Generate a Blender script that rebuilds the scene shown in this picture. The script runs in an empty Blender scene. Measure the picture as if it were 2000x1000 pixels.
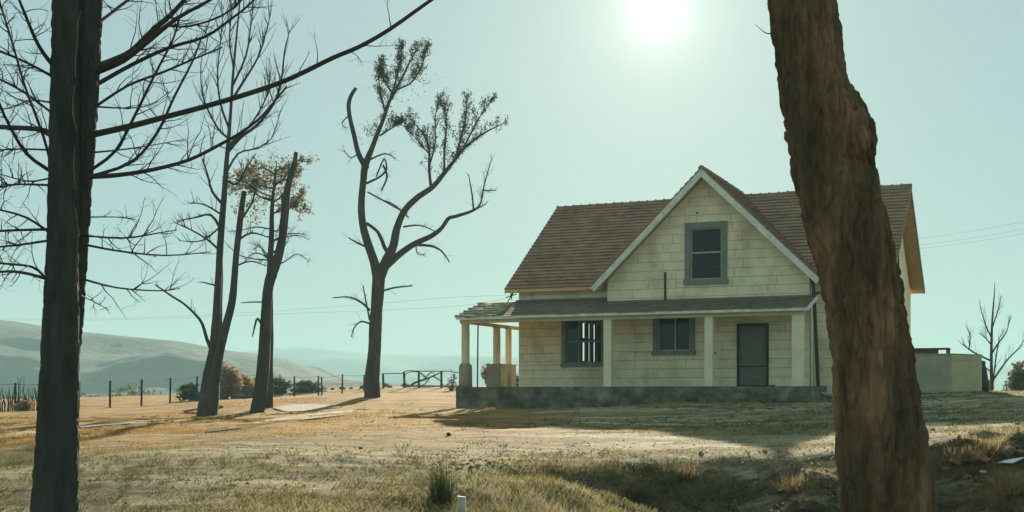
import bpy, bmesh, math, random
import numpy as np
from mathutils import Vector, Matrix, noise as mnoise

# ------------------------------------------------------------------ camera, sky, sun, exposure
SC = bpy.context.scene
F, YH, EYE = 2440.0, 771.5, 0.56            # focal length and horizon in 2000 px wide photo pixels, eye height
cd = bpy.data.cameras.new('camera'); cam = bpy.data.objects.new('camera', cd); SC.collection.objects.link(cam)
cam.location = (0, 0, EYE); cam.rotation_euler = (math.pi/2, 0, 0)
cd.sensor_width = 36; cd.lens = F/2000*36; cd.shift_y = (YH-500)/2000
cd.clip_start = .1; cd.clip_end = 12000
SC.camera = cam
SUN_PX, SUN_PY = 1284, 20
sd = Vector(((SUN_PX-1000)/F, 1.0, (YH-SUN_PY)/F)).normalized()
SUN_EL = math.asin(sd.z); SUN_AZ = math.atan2(sd.x, sd.y)
w = bpy.data.worlds.new('World'); SC.world = w; w.use_nodes = True
nt = w.node_tree; nt.nodes.clear()
sky = nt.nodes.new('ShaderNodeTexSky'); sky.sky_type = 'NISHITA'; sky.sun_disc = False
sky.sun_elevation = SUN_EL; sky.sun_rotation = SUN_AZ
sky.air_density = 1.0; sky.dust_density = 1.0; sky.ozone_density = 1.0; sky.altitude = 300
tint = nt.nodes.new('ShaderNodeMixRGB'); tint.blend_type = 'MULTIPLY'; tint.inputs[0].default_value = 1
tint.inputs[2].default_value = (.05, .062, .062, 1)
bg = nt.nodes.new('ShaderNodeBackground'); bg.inputs[1].default_value = 0.05
wo = nt.nodes.new('ShaderNodeOutputWorld')
veil = nt.nodes.new('ShaderNodeMixRGB'); veil.blend_type = 'ADD'; veil.inputs[0].default_value = 1   # even milky haze over the whole sky
veil.inputs[2].default_value = (2.08, 2.92, 3.15, 1)
nt.links.new(sky.outputs[0], tint.inputs[1]); nt.links.new(tint.outputs[0], veil.inputs[1])
# the bright aureole that hazy air makes round the sun
geo = nt.nodes.new('ShaderNodeTexCoord'); dot = nt.nodes.new('ShaderNodeVectorMath'); dot.operation = 'DOT_PRODUCT'
dot.inputs[1].default_value = tuple(sd); nt.links.new(geo.outputs['Generated'], dot.inputs[0]); last = veil.outputs[0]
for power, colr in ((5200, (3.8, 3.8, 3.6)), (900, (1.7, 1.62, 1.35)), (170, (.9, .78, .52)), (40, (.5, .4, .25))):
    pw = nt.nodes.new('ShaderNodeMath'); pw.operation = 'POWER'; pw.use_clamp = True; pw.inputs[1].default_value = power; nt.links.new(dot.outputs['Value'], pw.inputs[0])
    ml = nt.nodes.new('ShaderNodeMixRGB'); ml.blend_type = 'ADD'; nt.links.new(pw.outputs[0], ml.inputs[0]); nt.links.new(last, ml.inputs[1]); ml.inputs[2].default_value = (*colr, 1); last = ml.outputs[0]
nt.links.new(last, bg.inputs[0]); nt.links.new(bg.outputs[0], wo.inputs[0])
sl = bpy.data.lights.new('sun', 'SUN'); sl.energy = 5.0; sl.angle = math.radians(.4); sl.color = (1, .88, .68)
so = bpy.data.objects.new('sun', sl); SC.collection.objects.link(so)
so.rotation_euler = (-sd).to_track_quat('-Z', 'Y').to_euler(); so.location = sd*60
SC.view_settings.view_transform = 'Standard'; SC.view_settings.look = 'None'
SC.view_settings.exposure = 1.6; SC.view_settings.gamma = 1.0
SC.cycles.max_bounces = 6; SC.cycles.diffuse_bounces = 3; SC.cycles.glossy_bounces = 2
SC.cycles.transparent_max_bounces = 24; SC.cycles.volume_bounces = 1

R = random.Random(7)
COL = SC.collection

# ------------------------------------------------------------------ helpers
def at(px, py, d):
    return Vector(((px-1000)/F*d, d, EYE+(YH-py)/F*d))

def tag(o, label=None, cat=None, group=None, kind=None):
    if label: o['label'] = label
    if cat: o['category'] = cat
    if group: o['group'] = group
    if kind: o['kind'] = kind
    return o

def empty(name, loc=(0, 0, 0), rz=0.0, parent=None):
    o = bpy.data.objects.new(name, None); COL.objects.link(o)
    o.location = loc; o.rotation_euler = (0, 0, rz); o.empty_display_size = .2
    if parent: o.parent = parent
    return o

class MB:
    def __init__(s): s.v = []; s.f = []; s.o = Vector((0, 0, 0))
    def add(s, vs, fs):
        n = len(s.v); s.v += [tuple(v) for v in vs]; s.f += [tuple(i+n for i in f) for f in fs]; return s
    def box(s, x0, x1, y0, y1, z0, z1):
        return s.add([(x0,y0,z0),(x1,y0,z0),(x1,y1,z0),(x0,y1,z0),(x0,y0,z1),(x1,y0,z1),(x1,y1,z1),(x0,y1,z1)],
                     [(0,3,2,1),(4,5,6,7),(0,1,5,4),(1,2,6,5),(2,3,7,6),(3,0,4,7)])
    def prism(s, poly, ext):
        """poly: list of 3-D points (planar), ext: extrusion vector"""
        n = len(poly); e = Vector(ext)
        vs = [Vector(p) for p in poly]+[Vector(p)+e for p in poly]
        return s.add(vs, [tuple(range(n))[::-1], tuple(range(n, 2*n))]+[(i, (i+1) % n, n+(i+1) % n, n+i) for i in range(n)])
    def bar(s, a, b, wx, wy, up=(0, 0, 1)):
        a = Vector(a); b = Vector(b); t = (b-a).normalized(); u = Vector(up)
        x = t.cross(u)
        if x.length < 1e-4: x = t.cross(Vector((1, 0, 0)))
        x.normalize(); y = x.cross(t); x *= wx/2; y *= wy/2
        return s.add([a-x-y, a+x-y, a+x+y, a-x+y, b-x-y, b+x-y, b+x+y, b-x+y],
                     [(0,1,2,3),(7,6,5,4),(0,4,5,1),(1,5,6,2),(2,6,7,3),(3,7,4,0)])
    def tube(s, pts, rad, k=6, cap=True):
        pts = [Vector(p) for p in pts]; n = len(pts); base = len(s.v)
        t0 = (pts[1]-pts[0]).normalized(); ref = Vector((0, 1, 0)) if abs(t0.y) < .9 else Vector((1, 0, 0))
        x = t0.cross(ref).normalized()
        for i in range(n):
            t = (pts[min(i+1, n-1)]-pts[max(i-1, 0)])
            if t.length < 1e-9: t = t0
            t = t.normalized(); x = (x-t*x.dot(t))
            x = x.normalized() if x.length > 1e-6 else t.orthogonal().normalized()
            y = t.cross(x); r = rad[i]
            for j in range(k):
                a = 2*math.pi*j/k; s.v.append(tuple(pts[i]+(x*math.cos(a)+y*math.sin(a))*r))
        for i in range(n-1):
            for j in range(k):
                a = base+i*k+j; b = base+i*k+(j+1) % k
                s.f.append((a, b, b+k, a+k))
        if cap:
            s.f.append(tuple(base+j for j in range(k))[::-1]); s.f.append(tuple(base+(n-1)*k+j for j in range(k)))
        return s
    def lathe(s, c, prof, k=20):
        base = len(s.v); c = Vector(c)
        for r, z in prof:
            for j in range(k):
                a = 2*math.pi*j/k; s.v.append((c.x+r*math.cos(a), c.y+r*math.sin(a), c.z+z))
        n = len(prof)
        for i in range(n-1):
            for j in range(k):
                a = base+i*k+j; b = base+i*k+(j+1) % k; s.f.append((a, b, b+k, a+k))
        s.f.append(tuple(base+j for j in range(k))[::-1]); s.f.append(tuple(base+(n-1)*k+j for j in range(k)))
        return s
    def build(s, name, m, parent=None, smooth=False, origin=None):
        me = bpy.data.meshes.new(name)
        v = s.v
        if origin is not None:
            ox, oy, oz = origin; v = [(a-ox, b-oy, c-oz) for a, b, c in v]
        me.from_pydata(v, [], s.f); me.update()
        if smooth: me.polygons.foreach_set('use_smooth', [True]*len(me.polygons))
        me.materials.append(m)
        o = bpy.data.objects.new(name, me); COL.objects.link(o)
        if origin is not None: o.location = origin
        if parent: o.parent = parent
        return o

def np_mesh(name, V, Fc, m, parent=None, smooth=False):
    """fast mesh from numpy arrays, all faces of the same size"""
    me = bpy.data.meshes.new(name); k = Fc.shape[1]; n = len(Fc)
    me.vertices.add(len(V)); me.vertices.foreach_set('co', V.astype(np.float32).ravel())
    me.loops.add(n*k); me.loops.foreach_set('vertex_index', Fc.astype(np.int32).ravel())
    me.polygons.add(n); me.polygons.foreach_set('loop_start', (np.arange(n)*k).astype(np.int32))
    me.update(calc_edges=True); me.validate()
    if smooth: me.polygons.foreach_set('use_smooth', [True]*n)
    me.materials.append(m)
    o = bpy.data.objects.new(name, me); COL.objects.link(o)
    if parent: o.parent = parent
    return o

# ------------------------------------------------------------------ materials
def mat(name, stops, scale=3.0, rough=.85, bump=0.0, bscale=None, stretch=(1, 1, 1), detail=6, objrand=0.0, spec=.25,
        coord='Object', streak=None, transl=None):
    """noise driven colour ramp (stops = [(pos, rgb)...]) with optional fine relief"""
    m = bpy.data.materials.new(name); m.use_nodes = True; t = m.node_tree; N = t.nodes; L = t.links
    b = N['Principled BSDF']; b.inputs['Roughness'].default_value = rough
    b.inputs['Specular IOR Level'].default_value = spec
    tc = N.new('ShaderNodeTexCoord'); mp = N.new('ShaderNodeMapping'); mp.inputs['Scale'].default_value = stretch
    if coord == 'World':
        g = N.new('ShaderNodeNewGeometry'); L.new(g.outputs['Position'], mp.inputs[0])
    else:
        L.new(tc.outputs[coord], mp.inputs[0])
    no = N.new('ShaderNodeTexNoise'); no.inputs['Scale'].default_value = scale; no.inputs['Detail'].default_value = detail
    no.inputs['Roughness'].default_value = .62
    L.new(mp.outputs[0], no.inputs['Vector'])
    cr = N.new('ShaderNodeValToRGB'); e = cr.color_ramp.elements
    while len(e) < len(stops): e.new(.5)
    for i, (p, c) in enumerate(stops): e[i].position = p; e[i].color = (*c, 1)
    L.new(no.outputs[0], cr.inputs[0]); col = cr.outputs[0]
    if streak:                                     # second, larger noise multiplies the first (weathering)
        sc_, st_, lo, c2 = streak
        mp2 = N.new('ShaderNodeMapping'); mp2.inputs['Scale'].default_value = st_
        L.new(mp.inputs[0].links[0].from_socket, mp2.inputs[0])
        n2 = N.new('ShaderNodeTexNoise'); n2.inputs['Scale'].default_value = sc_; n2.inputs['Detail'].default_value = 5
        L.new(mp2.outputs[0], n2.inputs['Vector'])
        r2 = N.new('ShaderNodeValToRGB'); r2.color_ramp.elements[0].position = lo; r2.color_ramp.elements[1].position = min(1, lo+.22)
        r2.color_ramp.elements[0].color = (*c2, 1); r2.color_ramp.elements[1].color = (1, 1, 1, 1)
        L.new(n2.outputs[0], r2.inputs[0])
        mx = N.new('ShaderNodeMixRGB'); mx.blend_type = 'MULTIPLY'; mx.inputs[0].default_value = 1
        L.new(col, mx.inputs[1]); L.new(r2.outputs[0], mx.inputs[2]); col = mx.outputs[0]
    if objrand:
        oi = N.new('ShaderNodeObjectInfo'); mr = N.new('ShaderNodeMapRange')
        mr.inputs[3].default_value = 1-objrand; mr.inputs[4].default_value = 1+objrand*.4
        L.new(oi.outputs['Random'], mr.inputs[0])
        mx = N.new('ShaderNodeMixRGB'); mx.blend_type = 'MULTIPLY'; mx.inputs[0].default_value = 1
        L.new(col, mx.inputs[1]); L.new(mr.outputs[0], mx.inputs[2]); col = mx.outputs[0]
    L.new(col, b.inputs['Base Color'])
    if bump:
        n3 = N.new('ShaderNodeTexNoise'); n3.inputs['Scale'].default_value = bscale or scale*4; n3.inputs['Detail'].default_value = 8
        n3.inputs['Roughness'].default_value = .7
        L.new(mp.outputs[0], n3.inputs['Vector'])
        bp = N.new('ShaderNodeBump'); bp.inputs['Strength'].default_value = 1; bp.inputs['Distance'].default_value = bump
        L.new(n3.outputs[0], bp.inputs['Height']); L.new(bp.outputs[0], b.inputs['Normal'])
    if transl:                                     # thin leaves let light through
        tr = N.new('ShaderNodeBsdfTranslucent'); ms = N.new('ShaderNodeMixShader'); ms.inputs[0].default_value = transl
        L.new(col, tr.inputs[0]); L.new(b.outputs[0], ms.inputs[1]); L.new(tr.outputs[0], ms.inputs[2])
        L.new(ms.outputs[0], N['Material Output'].inputs[0])
    return m

def glass(name):
    m = bpy.data.materials.new(name); m.use_nodes = True; t = m.node_tree; N = t.nodes; L = t.links
    N.remove(N['Principled BSDF'])
    tr = N.new('ShaderNodeBsdfTransparent'); tr.inputs[0].default_value = (.45, .56, .55, 1)
    gl = N.new('ShaderNodeBsdfGlossy'); gl.inputs['Roughness'].default_value = .06; gl.inputs[0].default_value = (.55, .58, .58, 1)
    fr = N.new('ShaderNodeFresnel'); fr.inputs[0].default_value = 1.45
    no = N.new('ShaderNodeTexNoise'); no.inputs['Scale'].default_value = 1.3
    bp = N.new('ShaderNodeBump'); bp.inputs['Distance'].default_value = .02; bp.inputs['Strength'].default_value = .4
    L.new(no.outputs[0], bp.inputs['Height']); L.new(bp.outputs[0], gl.inputs['Normal'])
    ms = N.new('ShaderNodeMixShader'); L.new(fr.outputs[0], ms.inputs[0]); L.new(tr.outputs[0], ms.inputs[1]); L.new(gl.outputs[0], ms.inputs[2])
    L.new(ms.outputs[0], N['Material Output'].inputs[0]); return m

M = {}
M['block'] = mat('painted_block', [(.25, (.62, .52, .33)), (.42, (.82, .72, .48)), (.75, (.88, .80, .57))], 3.2, .9, .010, 24, objrand=.05,
                 coord='World', streak=(1.0, (1.2, 1.2, .7), .30, (.74, .71, .64)))
M['render_wall'] = mat('lime_render', [(.3, (.70, .62, .41)), (.7, (.82, .74, .51))], 1.6, .92, .004, 25)
M['mortar'] = mat('mortar', [(.3, (.20, .18, .12)), (.7, (.34, .30, .21))], 6, .95)
M['white_trim'] = mat('weathered_white_trim', [(.3, (.50, .50, .40)), (.6, (.70, .70, .58))], 4, .8, .002, 40, (1, 1, 1))
M['cream_trim'] = mat('cream_painted_timber', [(.3, (.56, .46, .27)), (.7, (.72, .60, .36))], 3, .8, .002, 30)
M['ochre_trim'] = mat('ochre_painted_timber', [(.3, (.55, .32, .12)), (.7, (.68, .44, .19))], 3, .8, .002, 30)
M['soffit'] = mat('soffit_boards', [(.3, (.34, .21, .09)), (.7, (.46, .30, .14))], 5, .85, .003, 30)
M['grey_frame'] = mat('grey_green_window_paint', [(.3, (.15, .17, .13)), (.7, (.24, .25, .19))], 5, .8, .003, 40)
M['pale_sash'] = mat('pale_sash_paint', [(.3, (.34, .36, .30)), (.7, (.48, .48, .40))], 6, .7)
M['tile'] = mat('concrete_tile', [(.3, (.20, .12, .068)), (.55, (.32, .195, .115)), (.8, (.40, .26, .155))], 2.5, .9, .006, 40, objrand=.09,
                coord='World', streak=(.8, (1, 1, 1), .34, (.84, .84, .78)))
M['porch_tile'] = mat('mossy_porch_shingle', [(.3, (.10, .075, .048)), (.55, (.155, .115, .072)), (.8, (.21, .165, .10))], 3.5, .92, .012, 30, objrand=.08, coord='World')
M['sunlit_tile'] = mat('sunlit_mossy_shingle', [(.3, (.13, .115, .07)), (.5, (.36, .32, .20)), (.72, (.60, .55, .40))], 5, .92, .02, 20, objrand=.25, coord='World')  # sunlight on the left porch shingles painted in as a paler colour
M['plinth'] = mat('stained_concrete', [(.32, (.10, .098, .075)), (.5, (.19, .18, .135)), (.72, (.34, .31, .23))], 3.0, .95, .035, 11,
                  coord='World', streak=(1.1, (1, 1, 1.6), .42, (.55, .58, .52)), detail=10)
M['pedestal'] = mat('pedestal_concrete', [(.3, (.22, .21, .15)), (.7, (.34, .32, .23))], 3, .92, .01, 18)
M['door'] = mat('grey_door_paint', [(.3, (.13, .13, .10)), (.7, (.20, .195, .15))], 4, .75, .002, 30)
M['dark_frame'] = mat('dark_door_frame', [(.3, (.022, .024, .02)), (.7, (.04, .04, .032))], 5, .7)
M['black_pipe'] = mat('black_pipe', [(.3, (.015, .018, .017)), (.7, (.03, .034, .03))], 5, .5)
M['green_pipe'] = mat('pale_green_pipe', [(.3, (.20, .36, .33)), (.7, (.28, .46, .42))], 5, .6)
M['rust'] = mat('rusty_steel', [(.3, (.05, .03, .018)), (.7, (.10, .055, .03))], 8, .85, .004, 50)
M['dark_steel'] = mat('dark_steel', [(.3, (.02, .02, .018)), (.7, (.04, .038, .032))], 8, .8)
M['interior'] = mat('darkened_interior', [(.3, (.022, .024, .02)), (.7, (.035, .035, .03))], 2, .95)  # near black, so the unlit look of the rooms is in the colour
M['bark_dark'] = mat('dark_bark', [(.3, (.03, .036, .032)), (.55, (.06, .062, .052)), (.8, (.11, .095, .07))], 9, .95, .03, 30, (1, 1, .22))
M['bark_far'] = mat('grey_brown_bark', [(.3, (.03, .03, .024)), (.55, (.065, .056, .042)), (.8, (.13, .10, .068))], 4, .95, .07, 10, (1, 1, .35))
M['bark_big'] = mat('red_brown_bark', [(.30, (.10, .062, .038)), (.48, (.22, .125, .068)), (.68, (.36, .21, .115))], 11, .95, .02, 40, (1, 1, .16), detail=9,
                    streak=(3, (1, 1, .25), .44, (.42, .48, .44)))
M['pale_scar'] = mat('bare_wood_scar', [(.3, (.10, .065, .035)), (.7, (.26, .18, .10))], 14, .9, .01, 30)
M['twig'] = mat('twig_bark', [(.3, (.03, .027, .02)), (.7, (.06, .05, .035))], 8, .9)
M['leaf_dark'] = mat('dark_evergreen_leaf', [(.3, (.035, .05, .02)), (.7, (.075, .09, .035))], 3, .7, transl=.35, coord='World')
M['leaf_olive'] = mat('olive_leaf', [(.3, (.05, .058, .022)), (.7, (.13, .115, .045))], 2.5, .75, transl=.4, coord='World')
M['leaf_brown'] = mat('brown_green_leaf', [(.3, (.09, .085, .035)), (.7, (.25, .20, .09))], 2.5, .75, transl=.4, coord='World')
M['leaf_gold'] = mat('dry_golden_leaf', [(.3, (.22, .14, .065)), (.7, (.42, .29, .15))], 2.5, .8, transl=.45, coord='World')
M['leaf_pale'] = mat('pale_dry_leaf', [(.3, (.16, .12, .05)), (.7, (.3, .22, .10))], 3, .8, transl=.4, coord='World')
M['concrete_pale'] = mat('pale_concrete', [(.3, (.13, .10, .05)), (.5, (.19, .165, .10)), (.7, (.27, .25, .17))], 3.5, .9, .015, 14)
M['stone'] = mat('field_stone', [(.3, (.10, .085, .06)), (.7, (.22, .17, .11))], 6, .95, .02, 18)
M['red_stone'] = mat('red_sandstone', [(.35, (.11, .07, .04)), (.55, (.28, .14, .07)), (.75, (.40, .22, .11))], 9, .95, .02, 18)
M['pale_stone'] = mat('pale_limestone', [(.3, (.42, .33, .24)), (.7, (.62, .52, .40))], 6, .95, .02, 18)
M['plastic'] = mat('white_plastic_sheet', [(.3, (.62, .66, .62)), (.7, (.78, .8, .76))], 4, .5)
M['white_post'] = mat('whitewashed_wood', [(.32, (.20, .20, .15)), (.5, (.55, .55, .46)), (.8, (.68, .68, .6))], 7, .9, .005, 30, (1, 1, .4))
M['stucco_shaded'] = mat('shade_toned_stucco', [(.3, (.30, .29, .20)), (.7, (.40, .38, .26))], 2.2, .92, .008, 25)  # shade on the garden wall put into its stucco colour
M['stucco_lit'] = mat('light_toned_stucco', [(.3, (.42, .38, .22)), (.7, (.55, .49, .29))], 2.5, .92, .008, 25)  # lit end of the garden wall painted in as paler stucco
M['bin'] = mat('dark_green_plastic', [(.3, (.012, .03, .025)), (.7, (.02, .045, .036))], 3, .5)
M['timber'] = mat('brown_timber', [(.3, (.10, .065, .035)), (.7, (.18, .12, .07))], 5, .85, .004, 30)
M['cable'] = mat('cable_black', [(.3, (.05, .05, .05)), (.7, (.07, .07, .07))], 5, .6)
M['hill'] = mat('scrub_hill', [(.38, (.008, .024, .013)), (.5, (.022, .045, .026)), (.6, (.06, .078, .045)), (.75, (.12, .12, .07))], .022, .95, 4.0, .12, coord='World', detail=12)
M['mountain'] = mat('far_mountain', [(.3, (.02, .035, .03)), (.7, (.05, .065, .05))], .003, .95, coord='World')
GL = glass('window_glass')

# ground: dry grass and earth, colours by place in the world
def ground_material(name, blade=False):
    m = bpy.data.materials.new(name); m.use_nodes = True; t = m.node_tree; N = t.nodes; L = t.links
    b = N['Principled BSDF']; b.inputs['Roughness'].default_value = .95; b.inputs['Specular IOR Level'].default_value = .12
    g = N.new('ShaderNodeNewGeometry')
    def noise(scale, detail=6, st=(1, 1, 1), off=0, rough=.6):
        mp = N.new('ShaderNodeMapping'); mp.inputs['Scale'].default_value = st; mp.inputs['Location'].default_value = (off, off*1.7, 0)
        L.new(g.outputs['Position'], mp.inputs[0])
        n = N.new('ShaderNodeTexNoise'); n.inputs['Scale'].default_value = scale; n.inputs['Detail'].default_value = detail
        n.inputs['Roughness'].default_value = rough; L.new(mp.outputs[0], n.inputs['Vector']); return n.outputs[0]
    def ramp(src, stops):
        r = N.new('ShaderNodeValToRGB'); e = r.color_ramp.elements
        while len(e) < len(stops): e.new(.5)
        for i, (p, c) in enumerate(stops): e[i].position = p; e[i].color = (*c, 1)
        L.new(src, r.inputs[0]); return r.outputs[0]
    def mix(f, a, c, mode='MIX'):
        x = N.new('ShaderNodeMixRGB'); x.blend_type = mode
        if isinstance(f, float): x.inputs[0].default_value = f
        else: L.new(f, x.inputs[0])
        L.new(a, x.inputs[1]); L.new(c, x.inputs[2]); return x.outputs[0]
    straw = ramp(noise(1.3, 8, off=3), [(.25, (.19, .155, .07)), (.5, (.37, .31, .15)), (.78, (.50, .44, .25))])
    orange = ramp(noise(.9, 8, off=9), [(.25, (.14, .075, .02)), (.45, (.36, .20, .042)), (.62, (.42, .25, .06)), (.8, (.52, .38, .12))])
    green = ramp(noise(2.0, 8, off=5), [(.25, (.12, .105, .045)), (.75, (.24, .205, .095))])
    pale = ramp(noise(1.7, 8, off=21), [(.3, (.46, .41, .27)), (.75, (.60, .54, .38))])
    # earth turns orange towards the back left of the yard, patchily
    sx = N.new('ShaderNodeSeparateXYZ'); L.new(g.outputs['Position'], sx.inputs[0])
    def rng(sock, a, b_):
        r = N.new('ShaderNodeMapRange'); r.interpolation_type = 'SMOOTHSTEP'
        r.inputs[1].default_value = a; r.inputs[2].default_value = b_; L.new(sock, r.inputs[0]); return r.outputs[0]
    def math_(op, a, c):
        x = N.new('ShaderNodeMath'); x.operation = op
        for i, q in enumerate((a, c)):
            if isinstance(q, (int, float)): x.inputs[i].default_value = q
            else: L.new(q, x.inputs[i])
        return x.outputs[0]
    wob = math_('MULTIPLY', math_('SUBTRACT', noise(.12, 4, off=2), .5), 22.0)
    yy = math_('ADD', sx.outputs[1], wob)
    xx = math_('ADD', sx.outputs[0], math_('MULTIPLY', wob, .4))
    fo = math_('MULTIPLY', rng(yy, 13, 23), rng(xx, 5, -2))
    fp = math_('MULTIPLY', ramp(noise(.35, 5, (.6, 1.5, 1), 31), [(.50, (0, 0, 0)), (.62, (1, 1, 1))]), rng(sx.outputs[0], -2, 2))
    fg = ramp(noise(.55, 6, (.7, 1.4, 1), 14), [(.46, (0, 0, 0)), (.60, (1, 1, 1))])
    c = mix(fo, mix(fg, straw, green), orange)
    c = mix(math_('MULTIPLY', fp, .8), c, pale)
    if not blade:                                 # shade of the steep bank put into the colour as darker earth
        sn = N.new('ShaderNodeSeparateXYZ'); L.new(g.outputs['True Normal'], sn.inputs[0])
        shade_earth = ramp(noise(3.5, 8, off=17), [(.3, (.08, .066, .04)), (.7, (.21, .17, .09))])
        c = mix(rng(sn.outputs[2], .95, .82), c, shade_earth)
    # fine dark and light specks (stubble, droppings, pebbles)
    c = mix(1.0, c, ramp(noise(9, 6, off=8, rough=.8), [(.36, (.34, .33, .30)), (.47, (.9, .9, .88)), (.6, (1, 1, 1)), (.75, (1.2, 1.18, 1.12))]), 'MULTIPLY')
    if not blade:
        c = mix(1.0, c, ramp(noise(.8, 5, (.5, 1.6, 1), 40), [(.36, (.48, .46, .42)), (.5, (1, 1, 1))]), 'MULTIPLY')
        c = mix(1.0, c, ramp(noise(2.6, 7, (.35, 1.7, 1), 55), [(.38, (.55, .52, .47)), (.48, (1, 1, 1))]), 'MULTIPLY')
        bp = N.new('ShaderNodeBump'); bp.inputs['Distance'].default_value = .075; bp.inputs['Strength'].default_value = 1
        L.new(noise(7, 10, off=1, rough=.8), bp.inputs['Height']); L.new(bp.outputs[0], b.inputs['Normal'])
    L.new(c, b.inputs['Base Color'])
    if blade:
        tr = N.new('ShaderNodeBsdfTranslucent'); ms = N.new('ShaderNodeMixShader'); ms.inputs[0].default_value = .4
        L.new(c, tr.inputs[0]); L.new(b.outputs[0], ms.inputs[1]); L.new(tr.outputs[0], ms.inputs[2]); L.new(ms.outputs[0], N['Material Output'].inputs[0])
    return m
M['ground'] = ground_material('dry_ground'); M['grass'] = ground_material('dry_grass_blades', True)

# ------------------------------------------------------------------ house frame (u along the front, v into the depth, z up from the plinth top)
TH = 0.409; CT, ST = math.cos(TH), math.sin(TH)
HO = Vector((0.253, 46.42, 0.849))
def H(u, v, z): return Vector((HO.x+u*CT+v*ST, HO.y-u*ST+v*CT, HO.z+z))

# ------------------------------------------------------------------ terrain
CP = []
for px, py, d in [(-250, 812, 52), (0, 808, 54), (155, 800, 55), (277, 793, 60), (385, 786, 66), (452, 780, 72), (575, 775, 80), (669, 769, 85), (748, 758, 88),
                  (862, 756, 89), (960, 760, 88), (400, 815, 45), (505, 808, 46), (728, 779, 55), (892, 803, 44.6), (1250, 791, 41.9), (1590, 780, 39.8),
                  (1790, 770, 41), (1914, 769, 40), (2000, 767, 50), (2250, 764, 55), (1960, 766, 62), (850, 800, 42), (850, 768, 68)]:
    p = at(px, py, d); CP.append((p.x, p.y, p.z))
CP += [(8, 60, .6), (14, 72, .6), (0, 70, .6), (22, 70, .5), (-10, 32, -.13), (-18, 38, -.28), (0, 32, -.02), (7, 31, .16), (13, 31, .3), (20, 34, .4),
       (-14, 22, -.26), (-7, 22, -.13), (0, 22, -.08), (6, 22, .02), (11, 22, .08), (-8, 15, -.24), (-4, 15, -.18), (0, 15, -.17), (3, 15, -.13), (7, 15, -.04), (11, 16, .02),
       (-5, 10, -.36), (0, 10, -.34), (4, 10, -.34), (8, 11, -.3), (-5, 6, -.62), (0, 6, -.62), (5, 6, -.62), (0, 0, -1.02), (-6, 0, -1.02), (6, 0, -1.02), (0, -8, -1.1), (-10, -8, -1.1), (10, -8, -1.1),
       (-26, 52, -.1), (-26, 30, -.4), (-24, 12, -.5), (26, 16, .05), (28, 40, .5)]
CP = np.array(CP)
def tps_fit(P):
    n = len(P); d2 = ((P[:, None, :2]-P[None, :, :2])**2).sum(-1)
    K = .5*d2*np.log(d2+1e-9)+np.eye(n)*1.5
    A = np.zeros((n+3, n+3)); A[:n, :n] = K; A[:n, n] = 1; A[:n, n+1:] = P[:, :2]; A[n, :n] = 1; A[n+1:, :n] = P[:, :2].T
    return np.linalg.solve(A, np.concatenate([P[:, 2], [0, 0, 0]]))
TW = tps_fit(CP)
def sstep(a, b, x): t = np.clip((x-a)/(b-a), 0, 1); return t*t*(3-2*t)
rs = np.random.RandomState(3)
OCT = [(rs.uniform(.6, 1.4)*f*np.cos(a), rs.uniform(.6, 1.4)*f*np.sin(a), rs.uniform(0, 6.28), f) for f in (.5, .5, .9, .9, .9, 1.7, 1.7, 1.7, 3.1, 3.1, 3.1, 3.1, 5.5, 5.5, 5.5, 5.5) for a in [rs.uniform(0, 6.28)]]
def lumps(X, Y, lo=0, hi=99):
    z = np.zeros_like(X)
    for kx, ky, ph, f in OCT:
        if lo <= f <= hi: z += np.sin(kx*X+ky*Y+ph+1.3*np.sin(.7*ky*X-.6*kx*Y+ph*2))/f
    return z*.25
OCT2 = [(f*np.cos(a), f*np.sin(a), rs.uniform(0, 6.28), f) for f in (7, 8, 9, 10, 12, 13, 15, 17) for a in [rs.uniform(0, 6.28)]]
def grit(X, Y):
    z = np.zeros_like(X)
    for kx, ky, ph, f in OCT2: z += np.sin(kx*X+ky*Y+ph+1.8*np.sin(.31*ky*X-.27*kx*Y+ph))/f
    return z
def hz(X, Y):
    X = np.asarray(X, float); Y = np.asarray(Y, float); sh = X.shape
    X = X.ravel(); Y = Y.ravel()
    Xc = np.clip(X, -30, 30); Yc = np.clip(Y, -10, 92)
    z = np.zeros_like(Xc)
    for i in range(0, len(Xc), 20000):
        d2 = (Xc[i:i+20000, None]-CP[None, :, 0])**2+(Yc[i:i+20000, None]-CP[None, :, 1])**2
        z[i:i+20000] = (.5*d2*np.log(d2+1e-9))@TW[:len(CP)]
    n = len(CP); z += TW[n]+TW[n+1]*Xc+TW[n+2]*Yc
    # the bank in the right foreground drops towards the camera
    yc = 13.2+.55*np.clip(X, -1, 5)+.35*np.sin(X*1.1+.5)+.25*lumps(X*2, Y*.3, 0, 3)
    amp = .85*sstep(-1.6, 2.6, X)
    k = sstep(-.4, 4.4, yc-Y+.35*lumps(X*1.3+7, Y*1.3, 0, 2))
    z -= amp*k
    rough = .02+.15*np.clip(amp, 0, 1)*sstep(-.5, .6, yc-Y)*(1-sstep(5, 8, yc-Y))
    bm_ = np.clip(amp, 0, 1)*sstep(-.6, .5, yc-Y)*(1-sstep(5, 8, yc-Y))
    z += bm_*(.17*np.abs(np.sin(1.5*(.55*X-.95*Y)+1.6*lumps(X*.8, Y*.8, 0, 2)))+.10*np.abs(np.sin(3.7*(.8*X-.5*Y)+2*lumps(X, Y, 0, 2)))-.20)
    near = sstep(100, 60, Y)
    z += near*(rough*lumps(X, Y)*2.2)+sstep(40, 20, Y)*sstep(-5, 4, Y)*grit(X, Y)*(.035+.13*np.clip(amp, 0, 1)*sstep(-.3, .5, yc-Y))
    r = np.hypot(X-0, Y-45)
    far = sstep(48, 130, r)
    z = z*(1-far)+far*-3.4
    return z.reshape(sh)
def h1(x, y): return float(hz(np.array([x]), np.array([y]))[0])
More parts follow.
